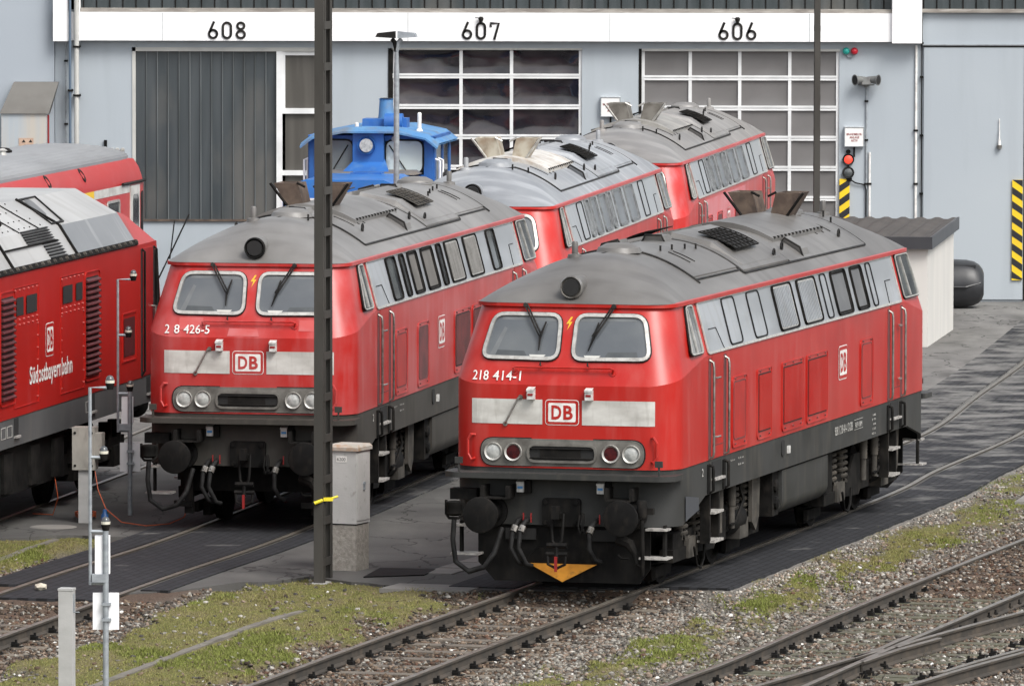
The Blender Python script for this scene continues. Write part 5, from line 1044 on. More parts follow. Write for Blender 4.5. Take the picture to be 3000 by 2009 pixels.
b = MB(); k_ = [(-.70,.5),(-.64,.72),(-.52,.88),(-.35,.97),(0,1),(.30,.98),(.45,.92),(.56,.80),(.63,.62),(.66,.45)]
rows = [[(x, y*(.5+.5*sc), .43+(z-.43)*sc) for y, z in pr] for x, sc in k_]
b.grid(rows, True); b.add(rows[0], [tuple(range(len(pr)))]); b.add(rows[-1], [tuple(range(len(pr)))]); b.build('tub', bk, t, 50)
b = MB(); b.box(-.5, .5, -.36, -.28, .80, .86); b.tube([(-.6,-.50,.5),(-.3,-.58,.42),(.3,-.58,.42),(.6,-.46,.5)], .02, 5); b.build('lid_rim', bk, t)
for i, (x0, y0, x1, y1) in enumerate(((-7.15,153.5,-6.35,153.7),(-6.75,153.3,-6.45,153.6))) if 0 else []: pass
t = thing('prop_pole', 'thin dark poles leaning below the glazed bay 608', 'pole', (-6.9,158.8,0))
b = MB(); b.tube([(-.55,-.6,0),(.25,1.25,1.75)], .018, 5); b.build('pole', DARKM, t); b = MB(); b.tube([(-.1,.2,.9),(-.05,1.2,1.62)], .014, 5); b.build('strut', DARKM, t)
# ================================================================ tracks
def catmull(P, step=.4):
    P = [Vector(p) for p in P]; Q = [P[0]*2-P[1]]+P+[P[-1]*2-P[-2]]; out = []
    for i in range(1, len(Q)-2):
        n = max(int((Q[i+1]-Q[i]).length/step), 1)
        for k in range(n):
            t = k/n; a, b, c, d_ = Q[i-1], Q[i], Q[i+1], Q[i+2]
            out.append(.5*((2*b)+(-a+c)*t+(2*a-5*b+4*c-d_)*t*t+(-a+3*b-3*c+d_)*t**3))
    return out+[P[-1]]
def offs(path, o):
    r = []
    for i, p in enumerate(path):
        t = (path[min(i+1, len(path)-1)]-path[max(i-1, 0)]).normalized(); r.append(Vector((p.x+t.y*o, p.y-t.x*o)))
    return r
T1 = catmull([(-3.6,83),(-2.2,88.05),(-.84,93.16),(.64,98.45),(4.58,112.95),(5.75,118.2),(7.5,125.5),(8.74,133.3),(10.15,142.1),(12,155),(12.8,161)])
T2 = catmull([(-9.0,84),(-5.45,100),(-3.72,107.5),(-.95,122.5),(-.70,123.8),(1.45,138.7),(1.68,140),(3.82,155),(4.68,161)])
T3 = catmull([(-10.3,96),(-6.94,115.1),(-4.9,128),(-2.72,149.6),(-1.2,160.3)])
T5 = catmull([(-13.5,118),(-8.6,148),(-6.6,160)])
T4 = catmull([(1.2,83.5),(2.63,88.5),(3.29,90.6),(4.7,95.76),(5.8,99.6),(8.0,107.1),(10.5,115.5),(14,127)])
RAILTOP = mat('polished_rail_head', (.19,.172,.145), (.125,.108,.086), (6,6,6), .4, metal=.4)
RAILSIDE = mat('rusty_rail_web', (.038,.033,.027), (.060,.049,.038), (3,3,3), .8, dirt=(.09,.07,.05), dscale=(6,6,6), damt=.5)
def rail_mesh(path, name='rail'):
    prof = [(-.0625,-.155),(-.0625,-.14),(-.012,-.122),(-.010,-.045),(-.034,-.032),(-.035,-.006),(-.027,0),(.027,0),(.035,-.006),(.034,-.032),(.010,-.045),(.012,-.122),(.0625,-.14),(.0625,-.155)]
    b = MB(); m = len(prof); rows = []
    for i, p in enumerate(path):
        t = (path[min(i+1, len(path)-1)]-path[max(i-1, 0)]).normalized(); n_ = Vector((t.y, -t.x)); rows.append([(p.x+n_.x*x, p.y+n_.y*x, z) for x, z in prof])
    b.grid(rows, True)
    for k in range(len(b.f)):
        if k % m in (5, 6, 7): b.m[k] = 1
    b.add(rows[0], [tuple(range(m))]); b.add(rows[-1], [tuple(range(m))[::-1]])
    return b.mesh(name, [RAILSIDE, RAILTOP])
SLEEP = mat('weathered_sleeper', (.16,.135,.105), (.10,.085,.07), (2,2,2), .85, dirt=(.26,.22,.17), dscale=(3,12,3), damt=.5, bump=.3)
SLEEPG = mat('mossy_sleeper', (.10,.10,.065), (.075,.07,.05), (2,2,2), .85, dirt=(.17,.15,.10), dscale=(4,9,4), damt=.5, bump=.3)
def sleeper_mesh(L, m_, rails=(-.755, .755)):
    b = MB(); b.box(-L/2, L/2, -.125, .125, -.32, -.158)
    k = len(b.f)
    for r in rails:
        for s in (-1, 1):
            b.box(r+s*.10-.035, r+s*.10+.035, -.055, .055, -.158, -.115); b.box(r+s*.085-.03, r+s*.085+.03, -.03, .03, -.125, -.098); b.lathe([(.018,0),(.016,.05)], (r+s*.11, 0, -.12), (0,0,1), 6)
        b.box(r-.19, r+.19, -.08, .08, -.158, -.150)
    for i in range(k, len(b.f)): b.m[i] = 1
    return b.mesh('sleeper', [m_, DARKM])
SLP = {}
def track(label, path, ya=None, yb=None, m_=None, group='railway tracks'):
    t = thing('railway_track', label, 'railway track', (0,0,0), 0, group)
    for o_ in (-.755, .755): link('rail', rail_mesh(offs(path, o_)), t)
    if m_:
        me = sleeper_mesh(2.5, m_); acc = 0
        for i in range(1, len(path)):
            acc += (path[i]-path[i-1]).length
            if acc >= .62 and ya <= path[i].y <= yb:
                acc = 0; SLP.setdefault(id(path), []).append(path[i].y); d_ = path[i]-path[i-1]; s_ = link('sleeper', me, t); s_.location = (path[i].x, path[i].y, rnd.uniform(-.006, .006)); s_.rotation_euler = (0, 0, -atan2(d_.x, d_.y)+rnd.uniform(-.02, .02))
    return t
track('railway track under the nearest red locomotive, on brown ballast at its front', T1, 86, 100.5, SLEEP)
track('railway track with black rubber crossing under the faded red locomotive', T2, 90, 99, SLEEP)
track('railway track under the angular locomotive at the left', T3)
track('railway track under the red coach', T5)
# turnout at the lower right
tn = thing('railway_turnout', 'turnout with crossing rails and mossy sleepers at the lower right', 'railway track', (0,0,0), 0, 'railway tracks')
link('rail', rail_mesh(offs(T4, -.755)), tn)
R2 = catmull([(1.55,82),(3.36,88.22),(4.50,92.2),(5.75,96.42),(6.6,99.3),(9.6,109.6),(12.5,119.4),(15.5,128.7)])
R3a = catmull([(.4,82.6),(2.78,88.13),(3.95,91.0),(4.44,92.12)]); R3b = catmull([(4.58,92.35),(5.07,93.62),(6.39,96.61),(9.5,103.2),(14,112)])
R4 = catmull([(2.4,83.2),(4.5,88.16),(5.2,89.86),(6.07,91.8),(8.0,96.0),(13,106)])
for p in (R2, R3a, R3b, R4): link('rail', rail_mesh(p), tn)
link('check_rail', rail_mesh(catmull([(4.88,89.6),(4.98,89.62),(5.43,90.72),(6.2,92.42),(7.3,94.8)])), tn)
link('wing_rail', rail_mesh(catmull([(4.02,91.15),(4.40,92.25),(4.62,93.05),(4.80,93.62)])), tn); link('wing_rail', rail_mesh(catmull([(4.1,90.7),(4.60,92.1),(4.86,92.7),(5.16,93.40)])), tn)
me = {}
for i in range(40):
    s_ = 84.2+i*.62; k = min(range(len(T4)), key=lambda j: abs(T4[j].y-s_)); p = T4[k]; d_ = T4[min(k+1, len(T4)-1)]-T4[k-1]
    Ls = 2.6+max(0, min((s_-86)*.16, 1.9)); key = round(Ls, 1)
    if s_ > 103: break
    SLP.setdefault(id(T4), []).append(p.y)
    if key not in me: me[key] = sleeper_mesh(key, SLEEPG, (-(key-2.6)/2-.755, .755-(key-2.6)/2, 1.3) if key > 3 else (-.755, .755))
    so_ = link('sleeper', me[key], tn); sh = (key-2.6)/2; hd = atan2(d_.x, d_.y); so_.location = (p.x+cos(hd)*sh, p.y-sin(hd)*sh, 0); so_.rotation_euler = (0, 0, -hd+rnd.uniform(-.02, .02))
# ================================================================ ground
def uvsheet(name, path, o0, o1, z, m_, ya, yb, zin=None, th=.06):
    pts = [i for i in range(len(path)) if ya <= path[i].y <= yb]; A = [offs(path, o0)[i] for i in pts]; B = [offs(path, o1)[i] for i in pts]
    acc = 0; vs = []; uv = []
    for i in range(len(pts)):
        if i: acc += (path[pts[i]]-path[pts[i-1]]).length
        vs += [(A[i].x, A[i].y, z), (B[i].x, B[i].y, z), (A[i].x, A[i].y, z-th), (B[i].x, B[i].y, z-th)]; uv += [(acc, o0), (acc, o1), (acc, o0), (acc, o1)]
    fs = []
    for i in range(len(pts)-1):
        a = 4*i; fs += [(a, a+4, a+5, a+1), (a, a+2, a+6, a+4), (a+1, a+5, a+7, a+3)]
    fs += [(0, 1, 3, 2), tuple(len(vs)-4+k for k in (0, 2, 3, 1))]
    me_ = bpy.data.meshes.new(name); me_.from_pydata(vs, [], fs); me_.materials.append(m_); ul = me_.uv_layers.new(name='UVMap')
    for l in me_.loops: ul.data[l.index].uv = uv[l.vertex_index]
    return me_
def rubber_mat():
    m = bpy.data.materials.new('rubber_crossing_panel'); m.use_nodes = True; n = m.node_tree; L = n.links; b = n.nodes['Principled BSDF']; b.inputs['Roughness'].default_value = .8; b.inputs['Specular IOR Level'].default_value = .12
    uv = n.nodes.new('ShaderNodeUVMap'); mp = n.nodes.new('ShaderNodeMapping'); mp.inputs['Scale'].default_value = (2.4, 4.4, 1); mp.inputs['Rotation'].default_value = (0, 0, 0); L.new(uv.outputs[0], mp.inputs[0])
    br = n.nodes.new('ShaderNodeTexBrick'); br.inputs['Scale'].default_value = 1; br.inputs['Color1'].default_value = (.030,.031,.034,1); br.inputs['Color2'].default_value = (.036,.037,.041,1); br.inputs['Mortar'].default_value = (.017,.017,.018,1); br.inputs['Mortar Size'].default_value = .045; br.inputs['Brick Width'].default_value = 1.0; br.inputs['Row Height'].default_value = .55
    L.new(mp.outputs[0], br.inputs[0])
    tc = n.nodes.new('ShaderNodeTexCoord'); mp2 = n.nodes.new('ShaderNodeMapping'); mp2.inputs['Scale'].default_value = (.85, .95, 1); L.new(tc.outputs['Object'], mp2.inputs[0])
    nz = n.nodes.new('ShaderNodeTexNoise'); nz.inputs['Scale'].default_value = 1.3; nz.inputs['Detail'].default_value = 12; nz.inputs['Roughness'].default_value = .68; L.new(mp2.outputs[0], nz.inputs[0])
    # pale dust, thicker towards the shed
    sp = n.nodes.new('ShaderNodeSeparateXYZ'); L.new(tc.outputs['Object'], sp.inputs[0]); mr = n.nodes.new('ShaderNodeMapRange'); mr.inputs[1].default_value = 100; mr.inputs[2].default_value = 130; mr.inputs[3].default_value = .64; mr.inputs[4].default_value = .42; L.new(sp.outputs[1], mr.inputs[0])
    sb = n.nodes.new('ShaderNodeMath'); sb.operation = 'SUBTRACT'; L.new(nz.outputs[0], sb.inputs[0]); L.new(mr.outputs[0], sb.inputs[1]); ml = n.nodes.new('ShaderNodeMath'); ml.operation = 'MULTIPLY'; ml.inputs[1].default_value = 6; ml.use_clamp = True; L.new(sb.outputs[0], ml.inputs[0])
    m2 = n.nodes.new('ShaderNodeMath'); m2.operation = 'MULTIPLY'; m2.inputs[1].default_value = .6; L.new(ml.outputs[0], m2.inputs[0])
    mx = n.nodes.new('ShaderNodeMix'); mx.data_type = 'RGBA'; L.new(m2.outputs[0], mx.inputs[0]); L.new(br.outputs[0], mx.inputs[6]); mx.inputs[7].default_value = (.27,.265,.25,1); L.new(mx.outputs[2], b.inputs['Base Color'])
    bp = n.nodes.new('ShaderNodeBump'); bp.inputs['Strength'].default_value = .35; bp.inputs['Distance'].default_value = .006; bp.invert = True; L.new(br.outputs['Fac'], bp.inputs['Height']); L.new(bp.outputs[0], b.inputs['Normal']); return m
RUB = rubber_mat()
for lb, pth, spans in (('black rubber crossing panels along the track of the nearest locomotive', T1, ((-.66,.66,99.6,161),(.86,1.80,99.9,150),(-1.75,-.86,99.2,161))),
                       ('black rubber crossing panels in front of the faded red locomotive', T2, ((-.66,.66,97.9,160),(.86,1.22,99.3,150),(-1.36,-.86,99.6,160)))):
    t = thing('level_crossing', lb, 'track crossing', (0,0,0), 0, 'rubber track crossings')
    for o0, o1, ya, yb in spans: link('rubber_panel', uvsheet('rubber_panel', pth, o0, o1, -.012, RUB, ya, yb, th=.17), t)
# numpy noise
def vnoise(x, y, sc, seed):
    rs = np.random.RandomState(seed); G_ = rs.rand(256, 256); x = x*sc+1000; y = y*sc+1000; xi = np.floor(x).astype(int); yi = np.floor(y).astype(int); fx_ = x-xi; fy = y-yi; fx_ = fx_*fx_*(3-2*fx_); fy = fy*fy*(3-2*fy)
    g = lambda a, b_: G_[a % 256, b_ % 256]
    return (g(xi, yi)*(1-fx_)+g(xi+1, yi)*fx_)*(1-fy)+(g(xi, yi+1)*(1-fx_)+g(xi+1, yi+1)*fx_)*fy
def fbm(x, y, sc, seed, o=4): return sum(vnoise(x, y, sc*2**k, seed+k)*.5**k for k in range(o))/sum(.5**k for k in range(o))
def side_off(path, x, y):   # signed offset from a path, path nearly along +y
    py = np.array([p.y for p in path]); px = np.array([p.x for p in path]); cx_ = np.interp(y, py, px); sl = np.gradient(px, py); s = np.interp(y, py, sl); return (x-cx_)/np.sqrt(1+s*s)
def smooth(a, b_, v): t = np.clip((v-a)/(b_-a), 0, 1); return t*t*(3-2*t)
ASPH_X = np.array([-40,-12,-7.03,-6.34,-5.6,-5.05,-5.0,-4.2,-3.45,-2.57,-1.64,-.95,-.17,.3,40]); ASPH_Y = np.array([108,107,106.56,107.04,106.8,106.8,98.9,99.5,100.4,101.15,100.15,99.7,99.4,99.4,99.4])
def masks(x, y):
    o1 = side_off(T1, x, y); o2 = side_off(T2, x, y); o4 = side_off(T4, x, y)
    n1 = fbm(x*1.2, y*.42, .55, 11); n2 = fbm(x*1.2, y*.45, 2.2, 31); n3 = fbm(x, y*.6, 6, 51, 3)
    asp = np.where(o1 > 1.55, -5., y-np.interp(x, ASPH_X, ASPH_Y)+(n3-.5)*.35)
    # grass between tracks 2 and 1
    gl = smooth(1.65, 2.0, o2+(n2-.5)*1.3)*smooth(-1.35, -1.75, o1+(n2-.5)*1.6)*(y < 102.5)
    # grass left of track 2
    gl2 = smooth(-1.5, -1.8, o2+(n2-.5)*.5)*(y > 99)*(y < 107.5)
    # patchy strip between track 1 and the turnout
    mid = smooth(1.75, 2.5, o1+(n2-.5)*1.2)*smooth(-1.3, -2.0, o4+(n2-.5)*1.6)*smooth(.40, .54, n1*.55+n2*.45+.10*smooth(2.3, 2.9, o1)*smooth(4.2, 3.2, o1))
    g = np.clip(gl+gl2+mid, 0, 1)
    brown = np.clip(smooth(1.6, 1.0, np.abs(o1))*(y < 101)+smooth(1.9, 1.2, np.abs(o2))+smooth(-1.6, -.6, o4)*.75*smooth(96, 103, y)+smooth(-1.0, -1.6, o1)*(o1 > -2.6)*.8+smooth(-1.2,-.4,o4)*.45, 0, 1)
    pale = smooth(2.4, 1.9, o1+(n2-.5)*.5)*(o1 > 1.6)*smooth(97, 100.5, y)
    return o1, o2, o4, g, brown, pale, asp, n1, n2, n3
def ground_h(x, y):
    o1, o2, o4, g, brown, pale, asp, n1, n2, n3 = masks(x, y)
    bal = -.175+(n3-.5)*.04+(n2-.5)*.03; gr = -.075+(n2-.5)*.05
    h = bal*(1-g)+gr*g
    far = smooth(99.5, 102, y)*smooth(1.7, 2.0, o1); h = h*(1-far)+(-.06+(n3-.5)*.03)*far
    up = np.maximum(smooth(98.2, 99.5, y)*smooth(2.6, 2.1, np.abs(o1)), smooth(96.6, 97.8, y)*smooth(1.7, 1.45, np.abs(o2))); h = h*(1-up)+(-.045+(n3-.5)*.03)*up
    return np.where(asp > .25, -.12, h), g, brown, pale
gx = np.arange(-12, 18.01, .09); gy = np.arange(82.5, 132, .11); X, Yg = np.meshgrid(gx, gy)
Hh, Gm, Bm, Pm = ground_h(X, Yg)
V = np.stack([X, Yg, Hh], -1).reshape(-1, 3); ny, nx = X.shape
idx = np.arange(ny*nx).reshape(ny, nx); F = np.stack([idx[:-1,:-1], idx[:-1,1:], idx[1:,1:], idx[1:,:-1]], -1).reshape(-1, 4)
def np_mesh(name, V, F, m_, cols=None, smooth_=False):
    k = F.shape[1]; me_ = bpy.data.meshes.new(name); me_.vertices.add(len(V)); me_.vertices.foreach_set('co', V.astype(np.float32).ravel()); me_.loops.add(F.size); me_.loops.foreach_set('vertex_index', F.astype(np.int32).ravel())
    me_.polygons.add(len(F)); me_.polygons.foreach_set('loop_start', np.arange(0, F.size, k, dtype=np.int32)); me_.polygons.foreach_set('loop_total', np.full(len(F), k, dtype=np.int32))
    if smooth_: me_.polygons.foreach_set('use_smooth', np.ones(len(F), dtype=bool))
    me_.materials.append(m_); me_.update()
    if cols is not None:
        a = me_.color_attributes.new('Tint', 'FLOAT_COLOR', 'POINT'); a.data.foreach_set('color', np.c_[cols, np.ones(len(cols))].astype(np.float32).ravel())
    return me_
def tint_mat(name, rough=.85, noise=None, bump=0, nsc=40):
    m = bpy.data.materials.new(name); m.use_nodes = True; n = m.node_tree; b = n.nodes['Principled BSDF']; b.inputs['Roughness'].default_value = rough; b.inputs['Specular IOR Level'].default_value = .25
    at = n.nodes.new('ShaderNodeAttribute'); at.attribute_name = 'Tint'; tc = n.nodes.new('ShaderNodeTexCoord'); t = n.nodes.new('ShaderNodeTexNoise'); t.inputs['Scale'].default_value = nsc; t.inputs['Detail'].default_value = 6; n.links.new(tc.outputs['Object'], t.inputs[0])
    if noise:
        mr = n.nodes.new('ShaderNodeMapRange'); mr.inputs[1].default_value = .3; mr.inputs[2].default_value = .7; mr.inputs[3].default_value = 1-noise; mr.inputs[4].default_value = 1+noise; n.links.new(t.outputs[0], mr.inputs[0])
        mx = n.nodes.new('ShaderNodeVectorMath'); mx.operation = 'SCALE'; n.links.new(at.outputs['Color'], mx.inputs[0]); n.links.new(mr.outputs[0], mx.inputs['Scale']); n.links.new(mx.outputs[0], b.inputs['Base Color'])
    else: n.links.new(at.outputs['Color'], b.inputs['Base Color'])
    if bump:
        bp = n.nodes.new('ShaderNodeBump'); bp.inputs['Strength'].default_value = bump; bp.inputs['Distance'].default_value = .03; n.links.new(t.outputs[0], bp.inputs['Height']); n.links.new(bp.outputs[0], b.inputs['Normal'])
    return m
c3 = lambda *a: np.array(a, float)
g_, b_, p_ = Gm.reshape(-1, 1), Bm.reshape(-1, 1), Pm.reshape(-1, 1); nn = fbm(X, Yg*.5, 3.1, 77).reshape(-1, 1)
base = c3(.105,.095,.082)*(1-b_)+c3(.085,.060,.045)*b_; base = base*(1-p_)+c3(.17,.16,.145)*p_
soil = c3(.115,.118,.034)*(1-smooth(.42,.6,nn))+c3(.135,.118,.055)*smooth(.42,.6,nn)
colr = base*(1-g_)+soil*g_
tag(link('ground', np_mesh('ground', V, F, tint_mat('ballast_and_turf_ground', .95, .55, .6), colr, True)), kind='structure')
b = MB(); b.add([(-900,-600,-.42),(900,-600,-.42),(900,1200,-.42),(-900,1200,-.42)], [(0,1,2,3)]); tag(b.build('terrain', mat('distant_gravel_ground', (.13,.12,.105), (.10,.095,.08), (.3,.3,.3), .95)), kind='structure')
# asphalt yard
def asphalt_mat():
    m = mat('worn_asphalt', (.098,.096,.092), (.070,.068,.066), (.6,.6,.6), .85, dirt=(.15,.145,.135), dscale=(1.1,.3,1), dlo=.5, dhi=.78, damt=.6, bump=.25, bscale=45, detail=8, spec=.15)
    n = m.node_tree; b = n.nodes['Principled BSDF']; L = n.links; src = b.inputs['Base Color'].links[0].from_socket
    tc = n.nodes.new('ShaderNodeTexCoord'); sp = n.nodes.new('ShaderNodeSeparateXYZ'); L.new(tc.outputs['Object'], sp.inputs[0]); mp = n.nodes.new('ShaderNodeMapping'); mp.inputs['Scale'].default_value = (.8,.28,1); L.new(tc.outputs['Object'], mp.inputs[0])
    t = n.nodes.new('ShaderNodeTexNoise'); t.inputs['Scale'].default_value = 1.1; t.inputs['Detail'].default_value = 9; t.inputs['Roughness'].default_value = .6; L.new(mp.outputs[0], t.inputs[0])
    mr = n.nodes.new('ShaderNodeMapRange'); mr.inputs[1].default_value = 108; mr.inputs[2].default_value = 128; mr.inputs[3].default_value = .68; mr.inputs[4].default_value = .30; L.new(sp.outputs[1], mr.inputs[0])
    sb = n.nodes.new('ShaderNodeMath'); sb.operation = 'SUBTRACT'; L.new(t.outputs[0], sb.inputs[0]); L.new(mr.outputs[0], sb.inputs[1]); ml = n.nodes.new('ShaderNodeMath'); ml.operation = 'MULTIPLY'; ml.inputs[1].default_value = 2.4; ml.use_clamp = True; L.new(sb.outputs[0], ml.inputs[0])
    mx = n.nodes.new('ShaderNodeMix'); mx.data_type = 'RGBA'; L.new(ml.outputs[0], mx.inputs[0]); L.new(src, mx.inputs[6]); mx.inputs[7].default_value = (.235,.23,.218,1); L.new(mx.outputs[2], b.inputs['Base Color'])
    mp3 = n.nodes.new('ShaderNodeMapping'); mp3.inputs['Scale'].default_value = (.55, .30, .001); L.new(tc.outputs['Object'], mp3.inputs[0])
    w_ = n.nodes.new('ShaderNodeTexNoise'); w_.inputs['Scale'].default_value = 2.2; w_.inputs['Detail'].default_value = 4; L.new(mp3.outputs[0], w_.inputs[0])
    ad = n.nodes.new('ShaderNodeVectorMath'); ad.operation = 'ADD'; L.new(mp3.outputs[0], ad.inputs[0]); L.new(w_.outputs['Color'], ad.inputs[1])
    vo = n.nodes.new('ShaderNodeTexVoronoi'); vo.feature = 'DISTANCE_TO_EDGE'; vo.inputs['Scale'].default_value = 1; L.new(ad.outputs[0], vo.inputs['Vector'])
    lt = n.nodes.new('ShaderNodeMath'); lt.operation = 'LESS_THAN'; lt.inputs[1].default_value = .012; L.new(vo.outputs['Distance'], lt.inputs[0]); lm = n.nodes.new('ShaderNodeMath'); lm.operation = 'MULTIPLY'; lm.inputs[1].default_value = .65; L.new(lt.outputs[0], lm.inputs[0])
    m4 = n.nodes.new('ShaderNodeMix'); m4.data_type = 'RGBA'; L.new(lm.outputs[0], m4.inputs[0]); L.new(mx.outputs[2], m4.inputs[6]); m4.inputs[7].default_value = (.025,.024,.023,1); L.new(m4.outputs[2], b.inputs['Base Color'])
    return m
AS = asphalt_mat()
pts = []
for x in np.arange(-40, 1.6, .12):
    y = float(np.interp(x, ASPH_X, ASPH_Y)); y += float((fbm(np.array([x]), np.array([y]), 1.5, 5)[0]-.5)*.7) if -9 < x < 3 else 0; pts.append((float(x), y))
rt = [(p.x, p.y) for p in offs(T1, 1.7) if 100 < p.y < 160]
poly = pts+rt+[(45,160),(45,175),(-40,175)]
b = MB(); b.prism(poly, lambda x, y: (x, y, -.2), lambda x, y: (x, y, -.03)); tag(b.build('asphalt_yard', AS), kind='structure')
b = MB(); b.prism([(p[0]+.25, p[1]) for p in rt[::-1]]+[(rt[0][0]+30, 128), (45, 128), (45, 160), (rt[-1][0]+.5, 160)][1:] if 0 else [(9.9,126.5),(45,126.5),(45,159.9),(13.2,159.9),(12.9,155),(10.2,134)], lambda x, y: (x+.6, y, -.2), lambda x, y: (x+.6, y, -.032)); tag(b.build('asphalt_apron', AS), kind='structure')
# ================================================================ stones and grass
def ico():
    f = (1+5**.5)/2; v = np.array([(-1,f,0),(1,f,0),(-1,-f,0),(1,-f,0),(0,-1,f),(0,1,f),(0,-1,-f),(0,1,-f),(f,0,-1),(f,0,1),(-f,0,-1),(-f,0,1)])/sqrt(1+f*f)
    F_ = np.array([(0,11,5),(0,5,1),(0,1,7),(0,7,10),(0,10,11),(1,5,9),(5,11,4),(11,10,2),(10,7,6),(7,1,8),(3,9,4),(3,4,2),(3,2,6),(3,6,8),(3,8,9),(4,9,5),(2,4,11),(6,2,10),(8,6,7),(9,8,1)]); return v, F_
IV, IF = ico()
def scatter(n, x0, x1, y0, y1, accept, size, palette, rs, name, zoff=.3):
    x = rs.uniform(x0, x1, n); y = rs.uniform(y0, y1, n)
    keep = (np.abs(x) < y*.0685+.4)
    x, y = x[keep], y[keep]; p, br, pl = accept(x, y); k = rs.rand(len(x)) < p; x, y, br, pl = x[k], y[k], br[k], pl[k]; n = len(x)
    h = ground_h(x, y)[0]; s = size(n, pl)
    sc = s[:, None]*np.stack([rs.uniform(.75, 1.35, n), rs.uniform(.75, 1.35, n), rs.uniform(.5, .95, n)], -1)
    v = IV[None]*(1+rs.uniform(-.42, .38, (n, 12, 1)))*sc[:, None]
    a = rs.uniform(0, 6.283, n); t = rs.uniform(-.5, .5, n); ca, sa = np.cos(a)[:, None], np.sin(a)[:, None]; ct, st = np.cos(t)[:, None], np.sin(t)[:, None]
    y1_, z1 = v[..., 1]*ct-v[..., 2]*st, v[..., 1]*st+v[..., 2]*ct; x1_ = v[..., 0]*ca-y1_*sa; y2 = v[..., 0]*sa+y1_*ca
    V_ = np.stack([x1_+x[:, None], y2+y[:, None], z1+(h+s*zoff)[:, None]], -1).reshape(-1, 3); F_ = (IF[None]+12*np.arange(n)[:, None, None]).reshape(-1, 3)
    c_ = palette(n, br, pl); col_ = np.repeat(c_, 12, 0)
    tag(link(name, np_mesh(name, V_, F_, STONE, col_)), kind='stuff'); return n
STONE = tint_mat('ballast_stone', .9, .35, 0, 60)
rs = np.random.RandomState(3)
BR = np.array([(.135,.095,.066),(.17,.12,.082),(.09,.068,.052),(.21,.155,.11),(.11,.095,.08),(.25,.19,.14),(.05,.044,.04),(.15,.085,.058)])
GY = np.array([(.22,.20,.17),(.28,.26,.225),(.15,.138,.12),(.35,.33,.29),(.26,.205,.16),(.11,.10,.09),(.42,.40,.36),(.30,.23,.18)])
def pal(n, br, pl):
    a = BR[rs.randint(0, len(BR), n)]; c_ = GY[rs.randint(0, len(GY), n)]*1.18; k = (rs.rand(n) < .12+.62*br)[:, None]; o = np.where(k, a, c_); o = np.where((rs.rand(n) < pl)[:, None], c_*1.25, o); o *= rs.uniform(.38, .80, (n, 1)); w_ = rs.rand(n) < .006; o[w_] = (.62,.61,.58); return np.clip(o, 0, .7)
def acc_ballast(x, y):
    o1, o2, o4, g, brown, pale, asp, n1, n2, n3 = masks(x, y)
    on = ((np.abs(np.abs(o1)-.755) > .07)|(y > 100)) & ((np.abs(np.abs(o2)-.755) > .07))
    for P_, o_, a_, c_ in ((T1, o1, -1.25, 1.25), (T2, o2, -1.25, 1.25), (T4, o4, -1.3, 2.8)):
        yy = np.array(SLP[id(P_)]); q_ = y+o_*.265; dd = np.abs(q_[:, None]-yy[None]).min(1); on &= ~((o_ > a_) & (o_ < c_) & (dd < .115) & (rs.rand(len(x)) < (.93 if P_ is T4 else .8)))
    cross1 = (np.abs(o1) < 1.9) & (y > 99.4); cross2 = (np.abs(o2) < 1.5) & (y > 97.8)
    return np.where((asp > .1)|cross1|cross2|~on, 0, (1-g*.97)), brown, pale
acc1 = lambda x, y: acc_ballast(x, y)
scatter(105000, -7, 8, 86.3, 104, acc1, lambda n, pl: np.where(rs.rand(n) < .25, rs.uniform(.024, .038, n), rs.uniform(.013, .026, n))*(1-.4*pl), pal, rs, 'ballast_stones')
scatter(60000, 1, 11, 100, 128, lambda x, y: (lambda q: (q[0]*(side_off(T1, x, y) > 1.9)*.9, q[1], q[2]))(acc_ballast(x, y)), lambda n, pl: rs.uniform(.012, .028, n), pal, rs, 'gravel_stones')
def grass(n, x0, x1, y0, y1, name, hgt, thr):
    x = rs.uniform(x0, x1, n); y = rs.uniform(y0, y1, n); k = np.abs(x) < y*.0685+.4; x, y = x[k], y[k]
    o1, o2, o4, g, brown, pale, asp, n1, n2, n3 = masks(x, y)
    lush = smooth(.50, .66, fbm(x*1.1, y*.45, .9, 91))*.8+.2*rs.rand(len(x)); k = (rs.rand(len(x)) < g*(.65+.35*lush)) & (asp < .15) & (np.abs(pathdist(x, y)) > .10); x, y, lush = x[k], y[k], lush[k]; n = len(x)
    h = ground_h(x, y)[0]; a = rs.uniform(0, 6.283, n); w_ = rs.uniform(.005, .011, n); hh = hgt*rs.uniform(.4, 1.2, n)*(.6+.8*lush)*(1+1.3*smooth(.60, .72, fbm(x*3, y*1.5, 1.3, 131))); ln = rs.uniform(-.8, .8, (n, 2))*hh[:, None]
    B0 = np.stack([x-np.cos(a)*w_, y-np.sin(a)*w_, h-.005], -1); B1 = np.stack([x+np.cos(a)*w_, y+np.sin(a)*w_, h-.005], -1); Tp = np.stack([x+ln[:, 0], y+ln[:, 1], h+hh], -1)
    V_ = np.stack([B0, B1, Tp], 1).reshape(-1, 3); F_ = np.arange(3*n).reshape(-1, 3)
    d0 = c3(.205,.188,.072); d1 = c3(.150,.175,.040); c_ = d0*(1-lush[:, None])+d1*lush[:, None]; c_ = c_*rs.uniform(.65, 1.35, (n, 1)); bw = rs.rand(n) < .22*(1-lush); c_[bw] = c3(.19,.155,.09)*rs.uniform(.7, 1.2, (bw.sum(), 1))
    tag(link(name, np_mesh(name, V_, F_, GRASSM, np.repeat(c_, 3, 0))), kind='stuff')
GRASSM = tint_mat('turf_blades', .8)
PATH = [(-5.3,86.3),(-4.91,87.89),(-3.99,91.81),(-3.07,95.67),(-2.62,97.02)]
